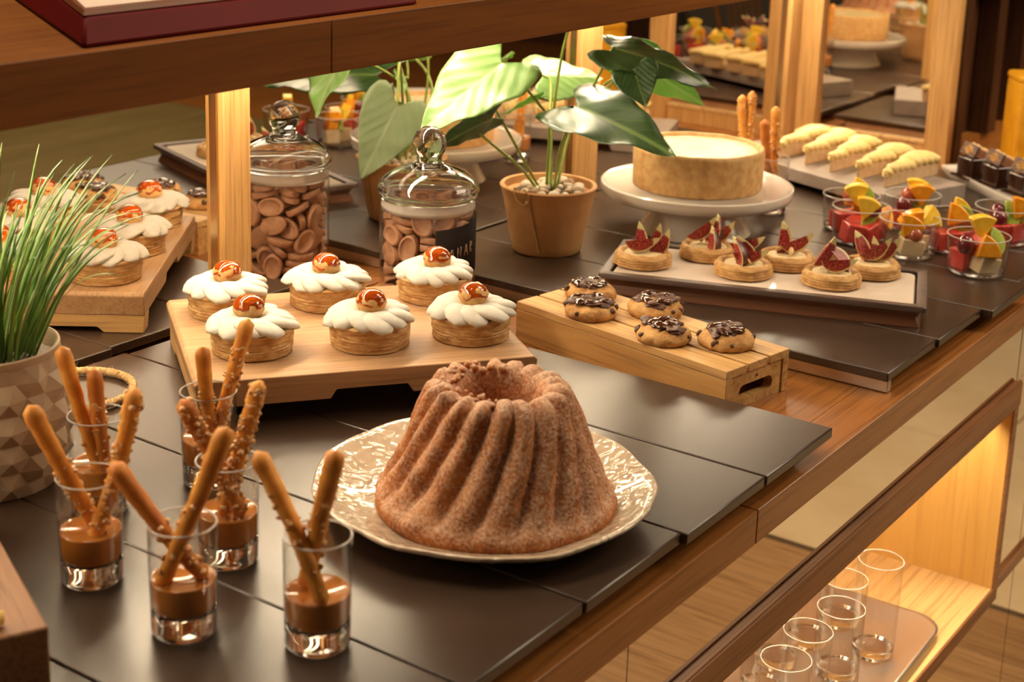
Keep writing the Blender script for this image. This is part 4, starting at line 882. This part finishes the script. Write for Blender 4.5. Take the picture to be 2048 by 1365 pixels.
for i, (x, y, z, w, a, b, c) in enumerate(CHOC):
    o = d0 if i == 0 else d0.copy()
    if i: C.objects.link(o)
    o.rotation_mode = 'QUATERNION'; o.location = (jx+x, jy+y, jz+.0062+z); o.rotation_quaternion = (w, a, b, c)
    tag(o, 'oval milk chocolate drop piled inside the glass jar', 'chocolate', 'chocolate drops in the glass jar')

# ---------------------------------------------------------------- potted plant
M['terra'] = mottled('terracotta', (.36, .165, .055), (.46, .23, .085), 9, .8, .2, .0006, lo=.3, hi=.7, bscale=240, c3=(.40, .24, .07))
M['soil'] = mottled('dark_soil', (.018, .012, .008), (.05, .034, .022), 120, .9, .6, .002)
M['pebble'] = mottled('pebble', (.50, .38, .26), (.66, .54, .40), 14, .6, .1, lo=.3, hi=.7); M['pebble2'] = mottled('brown_pebble', (.22, .12, .06), (.34, .20, .10), 14, .6, .1)
M['stem'] = mottled('green_stem', (.20, .26, .045), (.30, .36, .07), 60, .45, 0); M['twine'] = mottled('jute_twine', (.34, .19, .065), (.56, .36, .16), 200, .85, .4, .001)
pp = thing('potted_plant', 'green leafed plant in a terracotta pot tied with twine', 'plant', (1.842, 1.206, .0003))
bm = new(); lathe(bm, [(0, 0), (.0490, 0), (.0508, .002), (.0535, .014), (.0660, .0795), (.0664, .0815), (.0710, .0960), (.0722, .0985), (.0700, .1005), (.0655, .0995), (.0640, .088), (0, .085)], 72, lambda r, z, th, k: (r+.0007*noise.noise(V((cos(th)*3, sin(th)*3, z*20))), z)); obj('pot', bm, M['terra'], pp, sharp=50)
bm = new(); lathe(bm, [(.0640, .0865), (.04, .0885), (0, .0885)], 40, lambda r, z, th, k: (r, z+.0012*noise.noise(V((r*cos(th)*150, r*sin(th)*150, 0))))); obj('soil', bm, M['soil'], pp, sharp=0)
rr = random.Random(3); pebs = []
for i in range(26):
    for _ in range(60):
        a, r = rr.uniform(0, 2*pi), .050*math.sqrt(rr.random()); s = rr.uniform(.0055, .0105); p = (r*cos(a)+.006, r*sin(a)-.008)
        if math.hypot(*p) < .054 and all(math.hypot(p[0]-q[0], p[1]-q[1]) > .8*(s+q[2]) for q in pebs): break
    else: continue
    pebs.append((*p, s)); bm = new(); chunk(bm, (0, 0, 0), s, i, (1.2, .95, .68), amp=.3, sub=2)
    o = obj('pebble', bm, M['pebble2' if i % 6 == 2 else 'pebble'], pp, loc=(p[0], p[1], .0895+s*.45), rz=rr.uniform(0, 3), sharp=0)
a = a0+rad(-28); bm = new()
tube(bm, smooth_path([cyl(a-.25, .099, .067), cyl(a-.30, .104, .072), cyl(a-.22, .088, .0725), cyl(a-.02, .080, .0688), cyl(a+.08, .094, .0730), cyl(a-.02, .1035, .0720), cyl(a-.12, .101, .064)], 6), .0013, 6)
tube(bm, smooth_path([cyl(a+.05, .092, .0725), cyl(a+.12, .06, .0640), cyl(a+.20, .03, .0580), cyl(a+.28, .004, .0525)], 6), .0013, 6)
ball(bm, cyl(a+.02, .084, .0700), .0042, 8, 6); obj('twine', bm, M['twine'], pp, sharp=0)
def leaf_mat(name, c1, c2, vein, rough):
    m, t, p = nt(name); uv = t.nodes.new('ShaderNodeUVMap'); sp = t.nodes.new('ShaderNodeSeparateXYZ'); link(t, uv.outputs[0], sp.inputs[0])
    ab = t.nodes.new('ShaderNodeMath'); ab.operation = 'ABSOLUTE'; link(t, sp.outputs['Y'], ab.inputs[0])
    mid = ramp(t, ab.outputs[0], [(.018, (1, 1, 1)), (.045, (0, 0, 0))])
    w = t.nodes.new('ShaderNodeMath'); w.operation = 'MULTIPLY_ADD'; link(t, ab.outputs[0], w.inputs[0]); w.inputs[1].default_value = -.85; nw = nz(t, coord(t), 16, 2); aw = t.nodes.new('ShaderNodeMath'); aw.operation = 'MULTIPLY_ADD'; link(t, nw, aw.inputs[0]); aw.inputs[1].default_value = .22; link(t, sp.outputs['X'], aw.inputs[2]); link(t, aw.outputs[0], w.inputs[2])
    s = t.nodes.new('ShaderNodeMath'); s.operation = 'MULTIPLY'; link(t, w.outputs[0], s.inputs[0]); s.inputs[1].default_value = 30
    sn = t.nodes.new('ShaderNodeMath'); sn.operation = 'SINE'; link(t, s.outputs[0], sn.inputs[0])
    side = ramp(t, sn.outputs[0], [(.90, (0, 0, 0)), (.985, (.55, .55, .55))])
    n = nz(t, coord(t), 30, 3); base = ramp(t, n, [(.3, c1), (.7, c2)])
    link(t, mix(t, mix(t, .5, mid, side, 'ADD'), base, vein), p.inputs['Base Color']); p.inputs['Roughness'].default_value = rough; p.inputs['Coat Weight'].default_value = .5; p.inputs['Coat Roughness'].default_value = .32
    p.inputs['Specular IOR Level'].default_value = .5
    bump(t, p, mix(t, .55, sn.outputs[0], nz(t, coord(t), 55, 3)), .30 if 'dark' not in name else .16, .0022)
    tl = t.nodes.new('ShaderNodeBsdfTranslucent'); tl.inputs[0].default_value = (c2[0]*1.5, min(1, c2[1]*2.0), c2[2]*.8, 1)
    mx = t.nodes.new('ShaderNodeMixShader'); mx.inputs[0].default_value = .28; link(t, p.outputs[0], mx.inputs[1]); link(t, tl.outputs[0], mx.inputs[2]); link(t, mx.outputs[0], t.nodes['Material Output'].inputs[0]); return m
M['leaf_bright'] = leaf_mat('bright_leaf', (.17, .30, .085), (.24, .38, .125), (.42, .50, .27), .36)
M['leaf_grey'] = leaf_mat('grey_leaf', (.22, .28, .17), (.30, .35, .23), (.42, .46, .34), .40)
M['leaf_dark'] = leaf_mat('dark_leaf', (.026, .062, .018), (.045, .095, .028), (.16, .24, .07), .30)
OUT = [(0, .02), (-.07, .10), (-.16, .20), (-.19, .30), (-.14, .40), (-.02, .46), (.14, .47), (.32, .42), (.50, .335), (.66, .24), (.80, .145), (.91, .065), (1.0, .0)]
def leaf(base, tip, nrm, width, m, fold=.15, droop=.1, wave=.02, curlL=0, curlR=0, seed=0):
    base, tip = V(base), V(tip); ax = (tip-base); Ln = ax.length; ax.normalize(); nrm = V(nrm); nrm = (nrm-ax*nrm.dot(ax)).normalized(); sd = nrm.cross(ax)
    bm = new(); uvl = bm.loops.layers.uv.new('UVMap'); n = len(OUT); m_ = 7; uvs = {}
    o2 = []
    for i in range((n-1)*2+1):
        f = i/2; j = int(f); k = min(j+1, n-1); t = f-j; o2.append((OUT[j][0]*(1-t)+OUT[k][0]*t, OUT[j][1]*(1-t)+OUT[k][1]*t))
    n2 = len(o2)
    for s in (-1, 1):
        G = []
        for i, (u, v) in enumerate(o2):
            um = max(0, i/(n2-1)*1.02-.02); row = []
            for k in range(m_+1):
                f = k/m_; uu = um+(u-um)*f**1.2; vv = v*f*width/.47*.5*s
                z = abs(vv)*fold-droop*uu*abs(uu)*1.0+wave*sin(uu*17+s+seed)*f*f+.012*noise.noise(V((uu*3, vv*4, seed)))
                z += (-(curlR if s > 0 else curlL))*f**2.5*abs(vv)
                vt = bm.verts.new(base+(ax*uu+sd*vv+nrm*z)*Ln); uvs[vt] = (uu, vv*2); row.append(vt)
            G.append(row)
        for A, B in zip(G, G[1:]):
            for k in range(m_):
                q = [A[k], A[k+1], B[k+1], B[k]]; fc = bm.faces.new(q if s > 0 else q[::-1])
                for lp in fc.loops: lp[uvl].uv = uvs[lp.vert]
    bmesh.ops.remove_doubles(bm, verts=bm.verts[:], dist=1e-5)
    return obj('leaf', bm, M[m], pp, loc=(-1.842, -1.206, -.0003), sharp=0, solid=.0007)
LEAVES = [([1.7185, 1.2089, 0.2916], [1.5812, 1.2475, 0.2165], (-0.62, -0.3, 0.75), 0.78, 'leaf_bright', {'fold': 0.1, 'droop': 0.1, 'wave': 0.022, 'seed': 1}),
([1.7611, 1.2534, 0.2035], [1.6696, 1.2961, 0.1649], (0.55, 0.62, 0.42), 0.5, 'leaf_dark', {'fold': 0.2, 'droop': 0.05, 'seed': 2}),
([1.8317, 1.1594, 0.2226], [1.7721, 0.9673, 0.2086], (-0.55, -0.45, 0.72), 0.62, 'leaf_dark', {'fold': 0.16, 'droop': 0.12, 'wave': 0.02, 'curlR': 0.2, 'seed': 3}),
([1.8209, 1.2146, 0.2298], [1.7869, 1.2544, 0.2085], (0.3, 0.5, 0.8), 0.42, 'leaf_bright', {'fold': 0.2, 'droop': 0.1, 'seed': 4}),
([1.879, 1.1277, 0.3055], [1.9136, 0.9774, 0.2843], (-0.3, -0.22, 0.92), 0.62, 'leaf_dark', {'fold': -0.1, 'droop': 0.18, 'wave': 0.02, 'seed': 5}),
([1.9452, 1.2927, 0.2389], [2.0528, 1.2434, 0.2338], (-0.55, -0.35, 0.6), 0.75, 'leaf_bright', {'fold': -0.2, 'droop': 0.1, 'seed': 6}),
([1.9584, 1.145, 0.2765], [2.0453, 1.0652, 0.2169], (0.55, 0.45, 0.35), 0.62, 'leaf_bright', {'fold': 0.15, 'droop': 0.12, 'seed': 7}),
([1.8555, 1.0792, 0.283], [1.8385, 1.047, 0.2369], (-0.8, -0.55, -0.15), 1.15, 'leaf_dark', {'fold': 0.12, 'droop': 0.02, 'seed': 8}),
([1.7053, 1.307, 0.2126], [1.6339, 1.3, 0.1125], (-0.5, 0.75, 0.35), 0.8, 'leaf_grey', {'fold': 0.1, 'droop': 0.05, 'wave': 0.02, 'seed': 9}),
([1.8462, 1.1918, 0.3428], [1.887, 1.317, 0.3488], (-0.3, -0.2, 0.9), 0.7, 'leaf_bright', {'fold': 0.1, 'droop': 0.1, 'seed': 10})]
for b, t, n, w, m, k in LEAVES: leaf(b, t, n, w, m, **k)
STEMS = [[(1.83, 1.214, 0.088), (1.8029, 1.2314, 0.1272), (1.7686, 1.2619, 0.1653), (1.7455, 1.2689, 0.1876), (1.7611, 1.2534, 0.2035)], [(1.842, 1.21, 0.088), (1.8467, 1.2125, 0.1866), (1.8185, 1.2153, 0.2234), (1.7617, 1.2038, 0.2576), (1.7185, 1.2089, 0.2916)], [(1.846, 1.204, 0.088), (1.8739, 1.2251, 0.1808), (1.8824, 1.2194, 0.2778), (1.8665, 1.1961, 0.3369), (1.8462, 1.1918, 0.3428)], [(1.848, 1.2, 0.088), (1.8493, 1.1933, 0.1516), (1.8401, 1.1722, 0.197), (1.8317, 1.1594, 0.2226)], [(1.852, 1.204, 0.088), (1.8726, 1.2003, 0.1619), (1.8814, 1.1661, 0.2363), (1.8759, 1.1306, 0.3019), (1.879, 1.1277, 0.3055)], [(1.852, 1.21, 0.088), (1.916, 1.2569, 0.1855), (1.9502, 1.2808, 0.2282), (1.9452, 1.2927, 0.2389)], [(1.854, 1.2, 0.088), (1.9121, 1.2095, 0.1888), (1.9157, 1.1579, 0.2479), (1.8555, 1.0792, 0.283)], [(1.84, 1.218, 0.088), (1.7431, 1.28, 0.2635), (1.7053, 1.307, 0.2126)], [(1.9584, 1.145, 0.2765), (1.9282, 1.1447, 0.2592), (1.8949, 1.1735, 0.215)], [(1.8209, 1.2146, 0.2298), (1.8439, 1.215, 0.2238)]]

for pts in STEMS: bm = new(); tube(bm, smooth_path(pts, 8), .0021, 8); obj('stem', bm, M['stem'], pp, loc=(-1.842, -1.206, -.0003), sharp=0)

# ---------------------------------------------------------------- faceted pot of grass
M['pot'] = mottled('beige_pot', (.35, .245, .15), (.40, .285, .185), 60, .7, .15, .0006)
gp = thing('grass_pot', 'beige pot with star-shaped facets and tall artificial grass', 'plant', (.836, 1.168, .0003))
bm = new(); NC, NR = 24, 9; H = .128; rows = []
def prad(z): u = z/H; return .058+.017*sin(pi*min(1, .08+u*.80))**.9*1.02+.003*u
for j in range(NR+1):
    z = H*j/NR; rw = []
    for i in range(NC):
        a = 2*pi*(i+.5*(j % 2))/NC; c3 = (i-(j//2)-j) % 3
        r = prad(z)+(0 if j in (0, NR) else (.0058 if c3 == 0 else -.0016))
        rw.append(bm.verts.new((r*cos(a), r*sin(a), z)))
    rows.append(rw)
for j in range(NR):
    A, B = rows[j], rows[j+1]
    for i in range(NC):
        k = (i+1) % NC
        if j % 2 == 0: bm.faces.new((A[i], A[k], B[i])); bm.faces.new((A[k], B[k], B[i]))
        else: bm.faces.new((A[i], B[k], B[i])); bm.faces.new((A[i], A[k], B[k]))
bm.faces.new(rows[0][::-1]); o = obj('pot_body', bm, M['pot'], gp, sharp=4)
rt_ = prad(H); bm = new(); lathe(bm, [(rt_-.001, H-.004), (rt_+.0005, H), (rt_, H+.006), (rt_-.0022, H+.007), (rt_-.005, H+.004), (rt_-.006, H-.012)], 64); obj('rim', bm, M['pot'], gp, sharp=60)
bm = new(); lathe(bm, [(rt_-.005, H-.010), (.03, H-.007), (0, H-.006)], 36, lambda r, z, th, k: (r, z+.003*noise.noise(V((r*cos(th)*120, r*sin(th)*120, 0))))); obj('soil', bm, mottled('grey_soil', (.16, .12, .09), (.34, .28, .22), 140, .9, .6, .002), gp, sharp=0)
gm = [mottled('grass_green', (.085, .17, .018), (.15, .25, .036), 20, .42, 0), mottled('grass_light', (.20, .29, .085), (.28, .36, .13), 20, .42, 0), mottled('grass_dark', (.05, .13, .02), (.08, .20, .03), 20, .4, 0)]
rr = random.Random(12)
for i in range(150):
    a = rr.uniform(0, 2*pi); r = .046*math.sqrt(rr.random()); b = V((r*cos(a), r*sin(a), H-.010))
    Lg = rr.uniform(.13, .215); la = a+rr.uniform(-.9, .9); lean = .10+r/.046*.42*rr.uniform(.5, 1.2); curl = rr.uniform(.1, 1.0)*(.4+lean)
    bm = new(); n = 12; w0 = rr.uniform(.0019, .0030); pos = V(b); dirv = V((cos(la)*sin(lean), sin(la)*sin(lean), cos(lean))); q = []
    for k in range(n+1):
        u = k/n; th = lean+curl*u*u*1.6; d = V((cos(la)*sin(th), sin(la)*sin(th), cos(th))); w = w0*(1 if u < .4 else 1-((u-.4)/.6)**2*.93)
        sdv = V((-sin(la+.6), cos(la+.6), 0))
        q.append([bm.verts.new(pos-sdv*w), bm.verts.new(pos+V((0, 0, -.0006))+d.cross(sdv)*w*.25), bm.verts.new(pos+sdv*w)]); pos = pos+d*(Lg/n)
    for A, B in zip(q, q[1:]):
        for k in (0, 1): bm.faces.new((A[k], A[k+1], B[k+1], B[k]))
    obj('grass_blade', bm, gm[0 if rr.random() < .5 else (1 if rr.random() < .6 else 2)], gp, sharp=0, solid=.0004)

# jute rope ring lying behind the glasses
def strand(ph): return [V((1.024+(.060+.0024*cos(18*t*2+ph))*cos(t), 1.271+(.060+.0024*cos(18*t*2+ph))*sin(t)*.95, .0054+.0024*sin(18*t*2+ph))) for t in [2*pi*k/180 for k in range(181)]]
rg = thing('rope_ring', 'ring of twisted jute rope lying on the slate behind the glasses', 'rope')
for ph in (0, 2.09, 4.19): bm = new(); tube(bm, strand(ph), .0027, 7, cap=False); obj('strand', bm, M['twine'], rg, sharp=0)
bm = new(); rr = random.Random(8)
for i in range(70):
    t = rr.uniform(0, 2*pi); p = V((1.024+.062*cos(t), 1.271+.059*sin(t), .006)); d = V((rr.uniform(-1, 1), rr.uniform(-1, 1), rr.uniform(.0, 1))).normalized()
    tube(bm, [p, p+d*.004+V((0, 0, .001)), p+d*rr.uniform(.006, .012)], [.00022, .0002, .0001], 4)
tag(obj('fibres', bm, M['twine'], rg, sharp=0), kind='stuff')

# walnut riser at the lower left with a yellow stick on it
rw = frame((.5939, .8301), (.6246, .8162)); rv = thing('wooden_riser', 'dark walnut riser block cut off by the lower left corner', 'board', (.6246, .8162, .0003), frame((.6246, .8162), (.6869, .9532)))
obj('block', bx(0, .30, 0, .22, .012, .060), M['riser'], rv, bevel=.002)
for x in (.0, .26): obj('foot', bx(x+.004, x+.036, .004, .216, 0, .0118), M['riser'], rv, bevel=.001)
M['straw'] = mottled('yellow_pastry', (.62, .36, .06), (.80, .55, .16), 60, .45, .3, .001)
bm = new(); tube(bm, [(0, 0, 0), (.03, .004, .0004), (.075, .006, 0)], [.0052, .0064, .0058], 10, nzf=lambda p: 1+.12*noise.noise(p*130))
tag(obj('pastry_stick', bm, M['straw'], loc=(.606, .842, .0668), rz=2.55, sharp=0), 'yellow pastry stick lying on the walnut riser', 'pastry')

# ---------------------------------------------------------------- tray of glasses in the niche
nt_ = thing('steel_tray', 'polished steel tray with rolled rim on the niche floor under the glasses', 'tray', (1.70, .80, NZ+.0003), .03)
bm = new(); R = loft(bm, [[(x, y, z) for x, y in rrect(-.325+i, .325-i, -.19+i, .19-i, .045, 8)] for i, z in ((.020, 0), (.002, .012), (-.006, .0135), (-.007, .0152), (-.001, .0148), (.022, .0022))]); bm.faces.new(R[0][::-1]); bm.faces.new(R[-1]); obj('pan', bm, M['tray_steel'], nt_, sharp=0)
hb = []
pos = [(1.905, .672), (1.958, .745), (1.822, .690), (1.745, .662), (1.876, .757), (1.796, .770), (1.664, .672), (1.716, .752), (1.92, .825), (1.835, .835), (1.755, .842), (1.585, .665), (1.632, .752), (1.675, .83)]
labs = ['front right glass on the tray', 'glass at the back right of the tray', 'glass second from the right in the front row', 'glass third from the right in the front row', 'glass second from the right in the middle row', 'glass third from the right in the middle row', 'fourth glass of the front row', 'fourth glass of the middle row', 'right glass of the back row', 'second glass of the back row', 'third glass of the back row', 'fifth glass of the front row', 'fifth glass of the middle row', 'fourth glass of the back row']
for i, (x, y) in enumerate(pos):
    lab = 'clear highball '+labs[i]+' in the lit niche'
    if not hb:
        t = thing('highball_glass', lab, 'glass', (x, y, NZ+.0027), 0, 'highball glasses in the niche'); h = .145
        bm = new(); lathe(bm, [(.024, .001), (.0285, .004), (.0295, .02), (.0312, h-.001)], 40); obj('glass_wall', bm, M['thin'], t, sharp=0)
        bm = new(); lathe(bm, [(.0308+.0007*cos(a), h+.0007*sin(a)) for a in [2*pi*k/10 for k in range(11)]], 40); obj('rim', bm, M['rim'], t, sharp=0)
        bm = new(); lathe(bm, [(0, 0), (.0255, 0), (.0280, .003), (.0285, .014), (.026, .0145), (.015, .0105), (0, .0098)], 40); obj('thick_base', bm, M['glass'], t, sharp=0); hb.append(t)
    else: dup(hb[0], (x, y, NZ+.0027), 0, lab)
